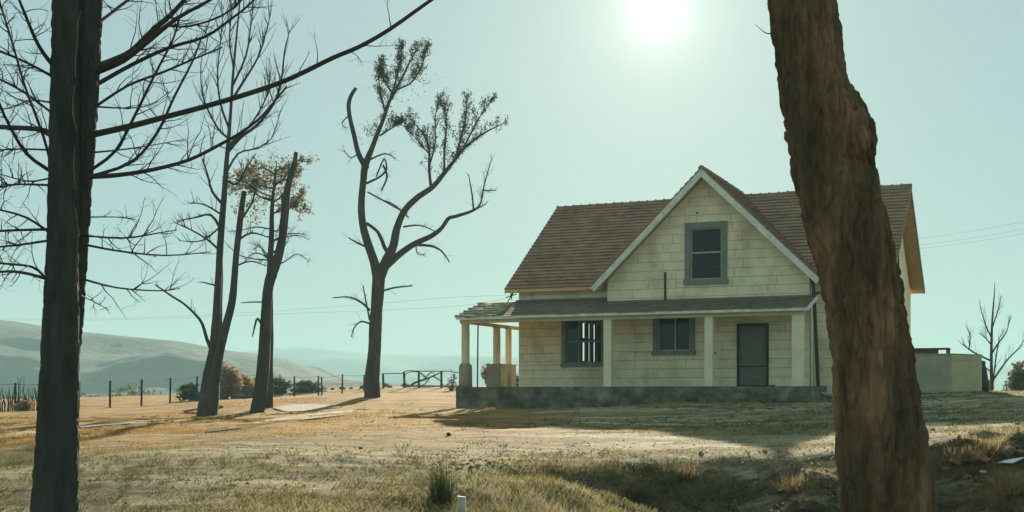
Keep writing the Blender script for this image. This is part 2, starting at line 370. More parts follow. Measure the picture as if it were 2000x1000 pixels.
def ground_at(px, py, d0=6.0, d1=110.0):
    d = np.linspace(d0, d1, 2600); X = (px-1000)/F*d; Z = EYE+(YH-py)/F*d
    g = hz(X, d); b = np.nonzero(Z <= g)[0]
    i = b[0] if len(b) else len(d)-1
    return Vector((X[i], d[i], g[i]))
def axis(lo, hi, fine, step, far):
    a = list(np.arange(lo, hi+1e-6, step)); s = step; x = a[-1]
    while x < far: s *= 1.22; x += s; a.append(x)
    s = step; x = a[0]
    while x > fine: s *= 1.22; x -= s; a.insert(0, x)
    return np.array(a)
gx = axis(-20, 22, -5000, .16, 5000)
gy1 = np.concatenate([np.arange(-30, 6, 1.2), np.arange(6, 20, .11), np.arange(20, 48, .22), np.arange(48, 100, .6)])
s_, y_ = .7, 100.0; ext = []
while y_ < 9000: y_ += s_; s_ *= 1.12; ext.append(y_)
gy = np.concatenate([gy1, ext])
GX, GY = np.meshgrid(gx, gy); GZ = hz(GX, GY)
nx, ny = len(gx), len(gy); ii = (np.arange(ny-1)[:, None]*nx+np.arange(nx-1)[None, :]).ravel()
gr = np_mesh('ground', np.stack([GX.ravel(), GY.ravel(), GZ.ravel()], 1), np.stack([ii, ii+1, ii+nx+1, ii+nx], 1), M['ground'], smooth=True)
tag(gr, kind='structure')

# hills
def ridge_fn(pts, d):
    xs = np.array([(p-1000)/F*d for p, _ in pts]); zs = np.array([EYE+(YH-q)/F*d for _, q in pts])
    return lambda X: np.interp(X, xs, zs)
def hill(name, pts, d, depth, m, step, seed, amp):
    rf = ridge_fn(pts, d); x0 = (pts[0][0]-1000)/F*d; x1 = (pts[-1][0]-1000)/F*d
    xs = np.arange(x0, x1+step, step); ys = np.arange(d-depth, d+depth+step, step)
    X, Y = np.meshgrid(xs, ys); r_ = np.random.RandomState(seed)
    t = (Y-d)/depth; sh = np.where(t < 0, 1-np.clip(-t, 0, 1)**1.12, 1-np.clip(t, 0, 1)**2)
    base = rf(X)+10
    z = -10+base*sh
    for f in (1, 2, 4, 8, 16):
        for _ in range(3):
            a = r_.uniform(0, 6.28); k = f*2*math.pi/(depth*.9)
            z += amp/f*np.sin(k*(np.cos(a)*X+np.sin(a)*Y)+r_.uniform(0, 6.28))*sh*np.minimum(1, np.abs(t)*3+.04)*np.clip(base/30, 0, 1)
    n_, k_ = X.shape; jj = (np.arange(n_-1)[:, None]*k_+np.arange(k_-1)[None, :]).ravel()
    o = np_mesh(name, np.stack([X.ravel(), Y.ravel(), z.ravel()], 1), np.stack([jj, jj+1, jj+k_+1, jj+k_], 1), m, smooth=True)
    tag(o, kind='structure'); return o
hill('hill', [(-1500, 590), (-700, 612), (-300, 622), (0, 626), (80, 638), (155, 648), (250, 657), (350, 666), (440, 684), (560, 707), (610, 726), (650, 744), (700, 760), (760, 772)], 620, 180, M['hill'], 4, 4, 3.0)
hill('mountain', [(-2500, 672), (-500, 670), (300, 700), (430, 694), (530, 678), (600, 675), (690, 687), (800, 691), (900, 690), (1100, 700), (1500, 712), (2000, 716), (3000, 700), (5000, 690)], 2200, 320, M['mountain'], 26, 9, 5)
hill('low_ridge', [(480, 790), (560, 765), (600, 752), (650, 741), (700, 744), (760, 748), (850, 752), (960, 756), (1100, 764), (1250, 776)], 300, 90, M['hill'], 3, 6, .8)

# pale slabs laid into the yard (outlines given where they lie on the ground)
def slab(name, poly, th=.022):
    P = [ground_at(*p) for p in poly]
    c = sum((Vector(p) for p in P), Vector())/len(P)
    mb = MB(); n = len(P)
    top = [Vector((p.x, p.y, h1(p.x, p.y)+th)) for p in P]; bot = [p-Vector((0, 0, th+.25)) for p in top]
    ct = Vector((c.x, c.y, h1(c.x, c.y)+th))
    mb.add(top+bot+[ct], [(i, (i+1) % n, 2*n) for i in range(n)]+[(i+n, (i+1) % n+n, (i+1) % n, i) for i in range(n)])
    return tag(mb.build(name, M['concrete_pale']), kind='structure')
slab('concrete_slab', [(150, 834), (190, 827), (245, 821), (318, 816), (300, 823), (255, 829), (205, 832), (160, 837)])
slab('concrete_slab', [(0, 852), (60, 842), (72, 846), (30, 855), (0, 858)])
slab('concrete_slab', [(532, 797), (575, 790), (640, 791), (668, 796), (610, 803), (560, 805)])
slab('concrete_path', [(440, 838), (500, 826), (560, 815), (620, 808), (690, 802), (672, 812), (600, 816), (540, 824), (470, 838), (400, 846)])

# ------------------------------------------------------------------ the house
house = empty('farmhouse', tuple(HO), -TH)
tag(house, 'weathered cream farmhouse with brown tiled gables and a long front porch', 'house')
D_, L_, OV = 9.88, 12.95, .40                 # depth, length, verge overhang
U1, U2, WV = 3.72, 10.81, -.73                # the gabled wing: left edge, right edge, front plane
UG, ZG, GV, GL0, GR0, GZ0 = 7.28, 7.40, -1.30, 3.36, 11.19, 3.56
ZR, VR, ZE, ZEB, VE = 7.35, 4.94, 3.62, 3.95, -.36
PV, PU0, PU1 = -2.5, -1.38, 11.25             # porch front plane, plinth ends

def cells(a0, a1, z0, z1, ops):
    ops = [o for o in ops if o[0] < a1 and o[1] > a0 and o[2] < z1 and o[3] > z0]
    xs = sorted({a0, a1, *[q for o in ops for q in (o[0], o[1]) if a0 < q < a1]}); zs = sorted({z0, z1, *[q for o in ops for q in (o[2], o[3]) if z0 < q < z1]})
    for i in range(len(xs)-1):
        for j in range(len(zs)-1):
            cx, cz = (xs[i]+xs[i+1])/2, (zs[j]+zs[j+1])/2
            if not any(o[0] < cx < o[1] and o[2] < cz < o[3] for o in ops): yield xs[i], xs[i+1], zs[j], zs[j+1]

def clip_poly(poly, a, b, c):                  # keep a*x+b*z<=c
    out = []
    for i in range(len(poly)):
        p, q = poly[i], poly[(i+1) % len(poly)]; fp = a*p[0]+b*p[1]-c; fq = a*q[0]+b*q[1]-c
        if fp <= 0: out.append(p)
        if (fp < 0 < fq) or (fq < 0 < fp):
            t = fp/(fp-fq); out.append((p[0]+t*(q[0]-p[0]), p[1]+t*(q[1]-p[1])))
    return out

unit = MB()                                    # one block, face slightly chamfered, shared by all whole blocks
unit.add([(-.5, 1, -.5), (.5, 1, -.5), (.5, 1, .5), (-.5, 1, .5), (-.5, .25, -.5), (.5, .25, -.5), (.5, .25, .5), (-.5, .25, .5),
          (-.488, 0, -.47), (.488, 0, -.47), (.488, 0, .47), (-.488, 0, .47)],
         [(0, 4, 5, 1), (1, 5, 6, 2), (2, 6, 7, 3), (3, 7, 4, 0), (4, 8, 9, 5), (5, 9, 10, 6), (6, 10, 11, 7), (7, 11, 8, 4), (8, 11, 10, 9), (0, 1, 2, 3)])
_b0 = unit.build('block', M['block']); UNIT = _b0.data; bpy.data.objects.remove(_b0)

def blockwork(part, a0, a1, z0, z1, ops, v, hp=None, course=.31, ln=.95, seed=0):
    """courses of painted blocks standing 2 cm proud of the wall; hp = list of half planes that cut the gable"""
    rr = random.Random(seed); n = int(round((z1-z0)/course)); ch = (z1-z0)/n; G = .0055
    for r in range(n):
        za, zb = z0+r*ch, z0+(r+1)*ch
        a = a0-(ln/2 if r % 2 else 0)-rr.uniform(0, .05)
        while a < a1-1e-6:
            b = a+ln*rr.uniform(1.0, 2.6); p, q = max(a, a0), min(b, a1); a = b
            if q-p < .03: continue
            for (x0, x1, y0, y1) in cells(p, q, za, zb, ops):
                if x1-x0 < .03 or y1-y0 < .03: continue
                rect = [(x0+G, y0+G), (x1-G, y0+G), (x1-G, y1-G), (x0+G, y1-G)]; poly = rect
                for h in hp or []: poly = clip_poly(poly, *h)
                if len(poly) < 3: continue
                dv = rr.uniform(-.003, .004)
                if poly == rect:
                    o = bpy.data.objects.new('block', UNIT); COL.objects.link(o); o.parent = part
                    o.location = ((x0+x1)/2, v-.022+dv, (y0+y1)/2); o.scale = (x1-x0-2*G, .024, y1-y0-2*G)
                else:
                    ar = abs(sum(poly[i][0]*poly[(i+1) % len(poly)][1]-poly[(i+1) % len(poly)][0]*poly[i][1] for i in range(len(poly))))/2
                    if ar < .004: continue
                    MB().prism([(x, v-.022+dv, z) for x, z in poly], (0, .024, 0)).build('block', M['block'], part)

# openings
WIN_L = (1.76, 3.38, .82, 2.50)
WIN_M = (5.46, 6.86, 1.19, 2.47)
DOOR = (8.40, 9.42, .0, 2.08)
WIN_G = (6.62, 7.98, 3.62, 5.50)
def wall_piece(name, boxes, prisms, m):
    mb = MB()
    for b in boxes: mb.box(*b)
    for p in prisms: mb.prism(*p)
    return mb.build(name, m, house)
# main front wall, left and right of the wing (top under the eave)
wl = wall_piece('wall', [(a, b, 0, .2, z, y) for a, b, z, y in cells(0, U1-.002, 0, 3.72, [WIN_L])], [], M['mortar'])
blockwork(wl, 0, U1-.004, .0, 3.72, [WIN_L], 0, seed=1)
wr = wall_piece('wall', [(U2+.002, L_, 0, .2, -.5, 3.72)], [], M['mortar'])
blockwork(wr, U2+.004, L_, -.3, 3.72, [], 0, seed=2)
# wing front wall with its gable
sl_ = (ZG-GZ0)/(UG-GL0); sr_ = (ZG-GZ0)/(GR0-UG); TK = .17
HPL = (-sl_, 1, ZG-TK-sl_*UG); HPR = (sr_, 1, ZG-TK+sr_*UG)
zt_l = ZG-TK-sl_*(UG-U1); zt_r = ZG-TK-sr_*(U2-UG)
mbw = MB()
for a, b, z, y in cells(U1, U2, 0, 3.55, [WIN_M, DOOR]): mbw.box(a, b, WV, WV+.2, z, y)
for a, b, z, y in cells(U1, U2, 3.55, 8, [WIN_G]):
    P = [(a, z), (b, z), (b, y), (a, y)]
    for h in (HPL, HPR): P = clip_poly(P, *h)
    if len(P) > 2: mbw.prism([(x, WV, q) for x, q in P], (0, .2, 0))
wg = mbw.build('gable_wall', M['mortar'], house)
blockwork(wg, U1, U2, 0, 7.44, [WIN_M, DOOR, (WIN_G[0], WIN_G[1], WIN_G[2], WIN_G[3])], WV, [HPL, HPR], seed=3)
# wing side walls, end walls, rear wall
wall_piece('wall', [(U1+.003, U1+.2, WV+.2, 0, 0, 3.8), (U2-.2, U2-.003, WV+.2, 0, -.4, 3.8)], [], M['render_wall'])
LO = (6.0, 9.5, 1.14, 2.75)                       # big barred opening in the left end wall
mbl = MB()
for a, b, z, y in cells(.2, D_-.2, 0, 3.7, [LO]): mbl.box(.003, .2, a, b, z, y)
mbl.prism([(.003, .2, 3.7), (.003, D_-.2, 3.7), (.003, D_-.3, 3.86), (.003, VR, ZR-.14), (.003, .25, 3.9)], (.197, 0, 0))
mbl.build('wall', M['render_wall'], house)
mbr = MB(); WR1 = (2.6, 5.3, 3.85, 5.2); WR2 = (5.4, 7.9, 1.3, 2.6)
for a, b, z, y in cells(.2, D_-.2, -.5, 3.7, [WR2]): mbr.box(L_-.2, L_-.003, a, b, z, y)
mbr.prism([(L_-.2, .2, 3.7), (L_-.2, D_-.2, 3.7), (L_-.2, D_-.3, 3.9), (L_-.2, VR, ZR-.14), (L_-.2, .25, 3.9)], (.197, 0, 0))
mbr.build('wall', M['render_wall'], house)
wall_piece('wall', [(0, L_, D_-.2, D_, -.5, 3.8)], [], M['render_wall'])
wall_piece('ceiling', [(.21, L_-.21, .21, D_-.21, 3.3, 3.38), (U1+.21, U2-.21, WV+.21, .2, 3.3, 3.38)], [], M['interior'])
wall_piece('dark_backing', [(5.9, 8.7, .6, .7, 3.39, 5.55), (5.0, 9.3, .55, .59, .004, 3.29), (4.4, 4.5, .21, D_-.21, .004, 3.29)], [], M['interior'])  # backing walls added inside to keep the window openings dark
for v0, w_ in ((6.22, .22), (7.0, .18), (7.62, .18), (8.35, .42)):
    MB().box(.02, .16, v0, v0+w_, 1.141, 2.749).build('window_bar', M['dark_frame'], house)
MB().box(.05, .13, 6.01, 9.49, 1.98, 2.10).build('window_bar', M['dark_frame'], house)

# plinth and porch floor
mp_ = MB().box(PU0, PU1, PV, 0, -1.3, -.004).box(PU0, 0, .0, 4.6, -1.3, -.005).box(0, L_, .0, D_, -1.3, -.006)
pl_ = mp_.build('plinth', M['plinth'], house)
for a, b, c, d, z in ((8.2, 9.75, -2.95, PV-.003, -.22), (8.0, 9.95, -3.4, -2.953, -.40)):
    MB().box(a, b, c, d, -1.2, z).build('step', M['plinth'], house)

# roofs: a deck with courses of tiles, each course a part of its roof
def tile_roof(part, O, U, S, N, n, m, tl=.33, th=.058, seed=0, skew=(0, 0), sag=.0, rag=.004):
    """O eave corner, U along the eave, S up the slope, N outward normal; skew = shift of left and right edge at the top"""
    O, U, S, N = Vector(O), Vector(U), Vector(S), Vector(N).normalized(); rr = random.Random(seed)
    lu = U.length; uu = U/lu; hs = S.length/n; ss = S.normalized()
    for r in range(n):
        mb = MB(); x0 = skew[0]*(r+.5)/n; x1 = lu+skew[1]*(r+.5)/n
        x = x0-(tl/2 if r % 2 else 0)
        while x < x1-.02:
            a = max(x, x0); b = min(x+tl, x1); x += tl
            if b-a < .03: continue
            j = rr.uniform(-rag, rag); k = rr.uniform(-rag*2.2, rag*2.2)
            A = O+uu*(a+.003)+ss*(r*hs-.03+k); B = O+uu*(b-.003)+ss*(r*hs-.03+k)
            C = ss*(hs+.05)
            t0 = N*(th+j); t1 = N*.004
            mb.add([A+N*.002, B+N*.002, A+t0, B+t0, A+C+t1, B+C+t1], [(0, 1, 3, 2), (2, 3, 5, 4), (0, 2, 4), (1, 5, 3)])
        mb.build('tile_course', m, part)
def deck(name, O, U, S, th, m):
    O, U, S = Vector(O), Vector(U), Vector(S); N = U.cross(S).normalized()
    return MB().prism([O, O+U, O+U+S, O+S], -N*th).build(name, m, house), N
OR_ = .50
u0r, u1r = -OV, L_+OR_
d1, N1 = deck('roof', (u0r, VE, ZE), (u1r-u0r, 0, 0), (0, VR-VE, ZR-ZE), .10, M['ochre_trim'])
tile_roof(d1, (u0r-.02, VE, ZE), (u1r-u0r+.04, 0, 0), (0, VR-VE, ZR-ZE), N1, 26, M['tile'], seed=1)
d2, N2 = deck('roof', (u1r, D_+.35, ZEB), (u0r-u1r, 0, 0), (0, VR-D_-.35, ZR-ZEB), .10, M['ochre_trim'])
tile_roof(d2, (u1r+.02, D_+.35, ZEB), (u0r-u1r-.04, 0, 0), (0, VR-D_-.35, ZR-ZEB), N2, 26, M['tile'], seed=2)
d3, N3 = deck('gable_roof', (GL0, VR, GZ0), (0, GV-VR, 0), (UG-GL0, 0, ZG-GZ0), .09, M['cream_trim'])
tile_roof(d3, (GL0, VR, GZ0), (0, GV-VR-.03, 0), (UG-GL0, 0, ZG-GZ0), N3, 22, M['tile'], seed=3)
d4, N4 = deck('gable_roof', (GR0, GV, GZ0), (0, VR-GV, 0), (UG-GR0, 0, ZG-GZ0), .09, M['cream_trim'])
tile_roof(d4, (GR0, GV-.03, GZ0), (0, VR-GV+.03, 0), (UG-GR0, 0, ZG-GZ0), N4, 22, M['tile'], seed=4)
# ridge tiles
def ridge_tiles(part, a, b, n, r=.09):
    a, b = Vector(a), Vector(b)
    for i in range(n):
        p = a.lerp(b, i/n); q = a.lerp(b, (i+1.12)/n); dz = Vector((0, 0, R.uniform(-.008, .012)))
        mb = MB().tube([p+dz, p+(q-p)*.14+dz, p+(q-p)*.16+dz, q+dz], [r*1.28, r*1.28, r, r*.95], 8)
        mb.build('ridge_tile', M['tile'], part)
ridge_tiles(d1, (u0r, VR, ZR-.01), (u1r, VR, ZR-.01), 40)
ridge_tiles(d3, (UG, GV-.02, ZG-.01), (UG, VR-.1, ZG-.01), 18)
# barge boards and fascias
def barge(p, q, h, t, m, name='barge_board'):
    return MB().bar(p, q, t, h).build(name, m, house)
dn = Vector((0, 0, -.115))
for (ue, ze) in ((GL0-.07, GZ0-.07), (GR0+.07, GZ0-.07)):
    a = Vector((ue, GV-.03, ze)); b = Vector((UG, GV-.03, ZG)); t = (b-a).normalized()
    up = Vector((-t.z, 0, t.x)) if t.x > 0 else Vector((t.z, 0, -t.x))
    off = -up*.13
    sgn = 1 if t.x > 0 else -1
    MB().prism([a+off*.12, b+Vector((sgn*.004*-1, 0, -.03)), b+Vector((sgn*.004*-1, 0, -.30)), a+off*1.55], (0, .05, 0)).build('barge_board', M['white_trim'], house)
for (ue, sgn) in ((u1r+.02, 1), (u0r-.02, -1)):
    for (va, za, vb, zb) in ((VE, ZE, VR, ZR), (D_+.35, ZEB, VR, ZR)):
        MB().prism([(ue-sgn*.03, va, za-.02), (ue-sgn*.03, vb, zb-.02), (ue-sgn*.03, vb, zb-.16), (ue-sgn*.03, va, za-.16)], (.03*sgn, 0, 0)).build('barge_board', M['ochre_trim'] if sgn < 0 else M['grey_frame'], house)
MB().box(u0r, GL0+.9, VE-.028, VE+.004, ZE-.135, ZE-.012).build('fascia', M['ochre_trim'], house)
MB().box(GR0-.9, u1r, VE-.028, VE+.004, ZE-.135, ZE-.012).build('fascia', M['ochre_trim'], house)
MB().box(u0r, u1r, D_+.346, D_+.378, ZEB-.135, ZEB-.012).build('fascia', M['ochre_trim'], house)
MB().box(u0r+.02, L_+.3, VE+.006, -.03, ZE-.12, ZE-.10).build('soffit', M['ochre_trim'], house)
# soffit boards under the right verge
nb = 24
for (va, za, vb, zb, nm) in ((D_+.34, ZEB, VR, ZR, 'soffit_board'), (VE+.02, ZE, VR, ZR, 'soffit_board')):
    for i in range(nb):
        f0, f1 = i/nb, (i+.93)/nb
        p0 = Vector((0, va+(vb-va)*f0, za+(zb-za)*f0-.135)); p1 = Vector((0, va+(vb-va)*f1, za+(zb-za)*f1-.135))
        MB().prism([(L_+.004, p0.y, p0.z), (u1r-.02, p0.y, p0.z), (u1r-.02, p1.y, p1.z), (L_+.004, p1.y, p1.z)], (0, 0, .018)).build(nm, M['soffit'], house)

# porch roof: low pitched, running over the open left end
ZP, ZQ, PE = 2.47, 3.19, PV-.14
PRL, PRR = -1.30, 11.06
dp, NP = deck('porch_roof', (PRL, PE, ZP), (PRR-PRL, 0, 0), (0, .02-PE, ZQ-ZP), .06, M['cream_trim'])
tile_roof(dp, (0.25, PE, ZP), (PRR-.25, 0, 0), (0, .0-PE, ZQ-ZP), NP, 9, M['porch_tile'], .45, .014, 5, skew=(-.35, 0), rag=.003)
tile_roof(dp, (PRL-.04, PE-.02, ZP), (.25-PRL+.03, 0, 0), (0, .02-PE, ZQ-ZP), NP, 6, M['sunlit_tile'], .42, .075, 6, skew=(-.16, -.35), rag=.022)
# rear half over the left end of the porch
MB().prism([(PRL-.1, .02, ZQ), (.0, .02, ZQ), (.0, 4.7, ZP+.25), (PRL-.1, 4.7, ZP+.25)], (0, 0, -.06)).build('porch_roof', M['porch_tile'], house)
MB().box(PRL, PRR, PE-.032, PE-.002, ZP-.075, ZP+.012).build('gutter', M['white_trim'], house)
MB().box(PU0+.12, PRR-.1, PV+.06, PV+.20, ZP-.20, ZP-.066).build('porch_beam', M['cream_trim'], house)
MB().box(PU0+.12, PU0+.26, PV+.203, 4.5, ZP-.19, ZP-.07).build('porch_beam', M['cream_trim'], house)
MB().box(PU0+.263, .0, 4.36, 4.5, ZP-.19, ZP-.07).build('porch_beam', M['cream_trim'], house)
MB().prism([(PRR, PE+.0, ZP-.10), (PRR, PE, ZP+.03), (PRR, WV-.03, ZP+.03+(WV-PE)*(ZQ-ZP)/(-PE)), (PRR, WV-.03, ZP-.10+(WV-PE)*(ZQ-ZP)/(-PE))], (.03, 0, 0)).build('verge_board', M['white_trim'], house)
MB().box(u0r+.3, U1-.01, -.024-.03, -.0245, ZQ-.02, ZQ+.05).build('flashing', M['grey_frame'], house)
MB().box(U1, PRR-.05, WV-.024-.03, WV-.0245, ZP+(WV-PE)*(ZQ-ZP)/(-PE)-.02, ZP+(WV-PE)*(ZQ-ZP)/(-PE)+.05).build('flashing', M['grey_frame'], house)
# square porch posts and round columns on pedestals
for uu_ in (4.32, 7.83, 10.72):
    wpo = .135 if uu_ < 10 else .17
    po = MB().box(uu_-wpo, uu_+wpo, PV+.03, PV+.03+2*wpo, -.002, ZP-.2).build('porch_post', M['render_wall'], house)
def column(u, v, pw, ph, r, square=False):
    ped = MB()
    if square: ped.box(u-pw, u+pw, v-pw, v+pw, -.003, ph).box(u-pw-.02, u+pw+.02, v-pw-.02, v+pw+.02, ph+.001, ph+.045)
    else: ped.lathe((u, v, -.003), [(pw*1.05, 0), (pw*1.03, ph*.3), (pw, ph*.9), (pw*.97, ph*.97), (pw*.8, ph+.03)], 24)
    c = MB().lathe((u, v, ph+.02), [(r*1.12, 0), (r*1.12, .05), (r, .07), (r*1.02, 1), (r*.96, ZP-.27-ph), (r*1.15, ZP-.25-ph), (r*1.15, ZP-.213-ph)], 24).build('column', M['cream_trim'], house, True)
    ped.build('pedestal', M['pedestal'], c, not square)
column(-1.12, PV+.26, .235, .80, .145)
column(-1.12, .5, .30, .84, .14, True)
column(-1.05, 1.45, .22, .84, .12, True)
MB().tube([(-1.16, -1.15, -.01), (-1.13, -1.15, ZP+.25)], [.028, .028], 8).build('steel_prop', M['dark_steel'], house)

# windows and door
def window(name, o, v, fw, sash, mid=None, vert=None, fm='grey_frame', sm='pale_sash', sill=True, recess=.05, panes=None):
    a, b, z0, z1 = o; f = empty(name, (0, 0, 0), 0, house)
    fr = MB()
    fr.box(a-fw*.3, a+fw*.7, v-.05, v+.1, z0, z1).box(b-fw*.7, b+fw*.3, v-.05, v+.1, z0, z1)
    fr.box(a-fw*.3, b+fw*.3, v-.053, v+.1, z1-fw*.3, z1+fw*.7).build('frame', M[fm], f)
    if sill: MB().box(a-fw*.5, b+fw*.5, v-.09, v+.1, z0-fw*.55, z0+fw*.3).build('sill', M[fm], f)
    a2, b2, c2, e2 = a+fw*.72, b-fw*.72, z0+fw*.32, z1-fw*.32; s = sash
    y0, y1 = v+recess-.02, v+recess+.03
    sb = MB().box(a2, a2+s, y0, y1, c2, e2).box(b2-s, b2, y0, y1, c2, e2).box(a2+s, b2-s, y0, y1, c2, c2+s).box(a2+s, b2-s, y0, y1, e2-s, e2)
    sb.build('sash', M[sm], f)
    bars = []
    if mid: MB().box(a2+s, b2-s, y0-.012, y1, mid-s*.7, mid+s*.7).build('meeting_rail', M[sm], f)
    for q in vert or []: MB().box(q-s*.6, q+s*.6, y0+.003, y1-.003, c2+s, e2-s).build('mullion', M[sm], f)
    xs = [a2+s]+[q for q in vert or []]+[b2-s]; zs = [c2+s]+([mid] if mid else [])+[e2-s]; k = 0
    for i in range(len(xs)-1):
        for j in range(len(zs)-1):
            if panes is None or (i, j) in panes:
                MB().box(xs[i], xs[i+1], v+recess, v+recess+.006, zs[j], zs[j+1]).build('pane', GL, f)
    return f
window('window', WIN_G, WV-.02, .20, .035, mid=4.60)
window('window', WIN_M, WV-.02, .17, .04, vert=[6.20])
window('window', WIN_L, -.02, .15, .05, mid=1.66, vert=[2.36], fm='grey_frame', sm='grey_frame', panes=[(0, 0), (0, 1)])
for q in (2.66, 2.98): MB().box(q-.02, q+.02, .06, .09, .9, 2.42).build('window_bar', M['dark_frame'], house)
# right end windows
for (va, vb, za, zb) in (WR1, WR2):
    f = empty('window', (0, 0, 0), 0, house)
    x = L_+.0
    MB().box(x-.06, x+.06, va, va+.14, za, zb).box(x-.06, x+.06, vb-.14, vb, za, zb).box(x-.06, x+.06, va+.14, vb-.14, zb-.12, zb).box(x-.06, x+.08, va+.14, vb-.14, za, za+.1).build('frame', M['rust'], f)
    MB().box(x-.03, x+.03, (va+vb)/2-.05, (va+vb)/2+.05, za+.1, zb-.12).build('mullion', M['pale_sash'], f)
    MB().box(x+.004, x+.01, va+.14, vb-.14, za+.1, zb-.12).build('pane', GL, f)
# door
a, b, z0, z1 = DOOR
dr = empty('door', (0, 0, 0), 0, house)
MB().box(a-.03, a+.055, WV-.05, WV+.1, 0, z1).box(b-.055, b+.03, WV-.05, WV+.1, 0, z1).box(a-.03, b+.03, WV-.052, WV+.1, z1-.04, z1+.05).build('frame', M['dark_frame'], dr)
MB().box(a-.03, b+.25, WV-.12, WV+.1, -.002, .045).build('threshold', M['dark_frame'], dr)
lf = MB().box(a+.058, b-.058, WV-.005, WV+.04, .05, z1-.045).build('leaf', M['door'], dr)
MB().box(a+.06, b-.06, WV-.018, WV-.006, .66, .70).build('rail', M['dark_frame'], dr)
for zz0, zz1 in ((.16, .58), (.80, 1.92)):
    MB().box(a+.16, b-.16, WV-.022, WV-.0055, zz0, zz1).build('panel', M['door'], dr)
MB().lathe((a+.12, WV-.045, .95), [(.03, -.03), (.035, 0), (.03, .03)], 10).build('handle', M['rust'], dr)
# pipes and fittings
MB().tube([(5.86, WV-.06, 3.0), (5.86, WV-.06, 3.93), (5.86, WV-.06, 3.97)], [.04, .04, .05], 8).build('vent_pipe', M['rust'], house)
MB().tube([(10.93, WV-.55, 3.66), (10.93, WV-.42, 3.52), (10.95, WV-.20, 3.38), (10.97, WV-.16, 3.1), (11.06, WV-.16, 1.2), (11.12, WV-.17, -.25), (11.13, WV-.2, -.36)], [.06]*7, 10).build('downpipe', M['black_pipe'], house)
ib = MB().bar((-.28, -.02, 3.55), (-.28, -.02, 3.25), .03, .03).bar((-.5, -.05, 3.34), (-.06, -.05, 3.46), .03, .03).bar((-.42, -.05, 3.2), (-.2, -.05, 3.5), .03, .03)
ib.bar((-.28, .1, 3.5), (-.28, -.1, 3.42), .05, .05).build('cable_bracket', M['dark_steel'], house)
for _unused in ():
    pass
MB().lathe((7.0, WV-.04, 5.95), [(.035, 0), (.035, .04)], 8).build('vent_plug', M['dark_steel'], house)
MB().tube([(7.62, WV-.03, 1.15), (7.62, WV-.06, 1.15), (7.66, WV-.06, 1.12)], [.03, .03, .02], 6).build('tap', M['dark_steel'], house)

# ------------------------------------------------------------------ trees
def smooth_path(pts, rad, sub=3):
    """Catmull-Rom through pts"""
    P = [Vector(p) for p in pts]; out = []; ro = []
    for i in range(len(P)-1):
        p0, p1, p2, p3 = P[max(i-1, 0)], P[i], P[i+1], P[min(i+2, len(P)-1)]
        for k in range(sub):
            t = k/sub
            out.append(.5*((2*p1)+(p2-p0)*t+(2*p0-5*p1+4*p2-p3)*t*t+(3*p1-p0-3*p2+p3)*t*t*t)); ro.append(rad[i]*(1-t)+rad[i+1]*t)
    out.append(P[-1]); ro.append(rad[-1]); return out, ro
def pxlimb(pts, d, dd=0.0, sub=3):
    """pts: (px, py, width px) in the photo; d: distance; dd: how far the limb runs away in depth along its length"""
    n = len(pts); P = []; r = []
    for i, (x, y, wd) in enumerate(pts):
        q = d+dd*i/max(1, n-1); P.append(at(x, y, q)); r.append(max(.0012, wd*.5*q/F))
    return smooth_path(P, r, sub)
def rvec(rr): 
    while True:
        v = Vector((rr.uniform(-1, 1), rr.uniform(-1, 1), rr.uniform(-1, 1)))
        if .05 < v.length < 1: return v.normalized()
def sprout(mb, path, rad, rr, n, ln, r0, up=.25, t0=.15, depth=1, k=3, spread=.8, nodes=None, wig=.16, kids=3):
    """twigs with side twigs along a path"""
    for _ in range(n):
        t = t0+(1-t0)*rr.random()**.8; f = t*(len(path)-1); i = min(int(f), len(path)-2)
        p = path[i].lerp(path[i+1], f-i); tan = (path[i+1]-path[i]).normalized()
        side = rvec(rr); side = (side-tan*side.dot(tan))
        if side.length < .05: continue
        dr = (tan*(1-spread*.5)+side.normalized()*spread+Vector((0, 0, up))).normalized()
        l = ln*rr.uniform(.45, 1.15)*(1.15-.5*t); m = 5; q = [p.copy()]; cur = p.copy()
        for s in range(m):
            dr = (dr+rvec(rr)*wig+Vector((0, 0, up*.12))).normalized(); cur = cur+dr*(l/m); q.append(cur.copy())
        r_b = min(r0, rad[i]*.7)
        mb.tube(q, [r_b*(1-.8*s/m) for s in range(m+1)], k, False)
        if nodes is not None: nodes += q[2:]
        if depth > 0: sprout(mb, q, [r_b*(1-.8*s/m) for s in range(m+1)], rr, kids, l*.5, r_b*.6, up, .2, depth-1, 3, spread, nodes, wig, kids)
def leaf_mesh(name, pts, m, rr, per, size, jit, parent, droop=.0):
    V = []; n = 0
    for p in pts:
        for _ in range(per):
            c = p+rvec(rr)*jit*rr.random(); a = rvec(rr); a.z -= droop; a.normalize(); b = a.orthogonal().normalized()
            b = (b*math.cos(q := rr.uniform(0, 6.28))+a.cross(b)*math.sin(q)).normalized()
            s = size*rr.uniform(.6, 1.3); V += [c-a*s, c+b*s*.42, c+a*s, c-b*s*.42]
    A = np.array([tuple(v) for v in V]); Fc = np.arange(len(A)).reshape(-1, 4)
    o = np_mesh(name, A, Fc, m, parent); tag(o, kind='stuff'); return o

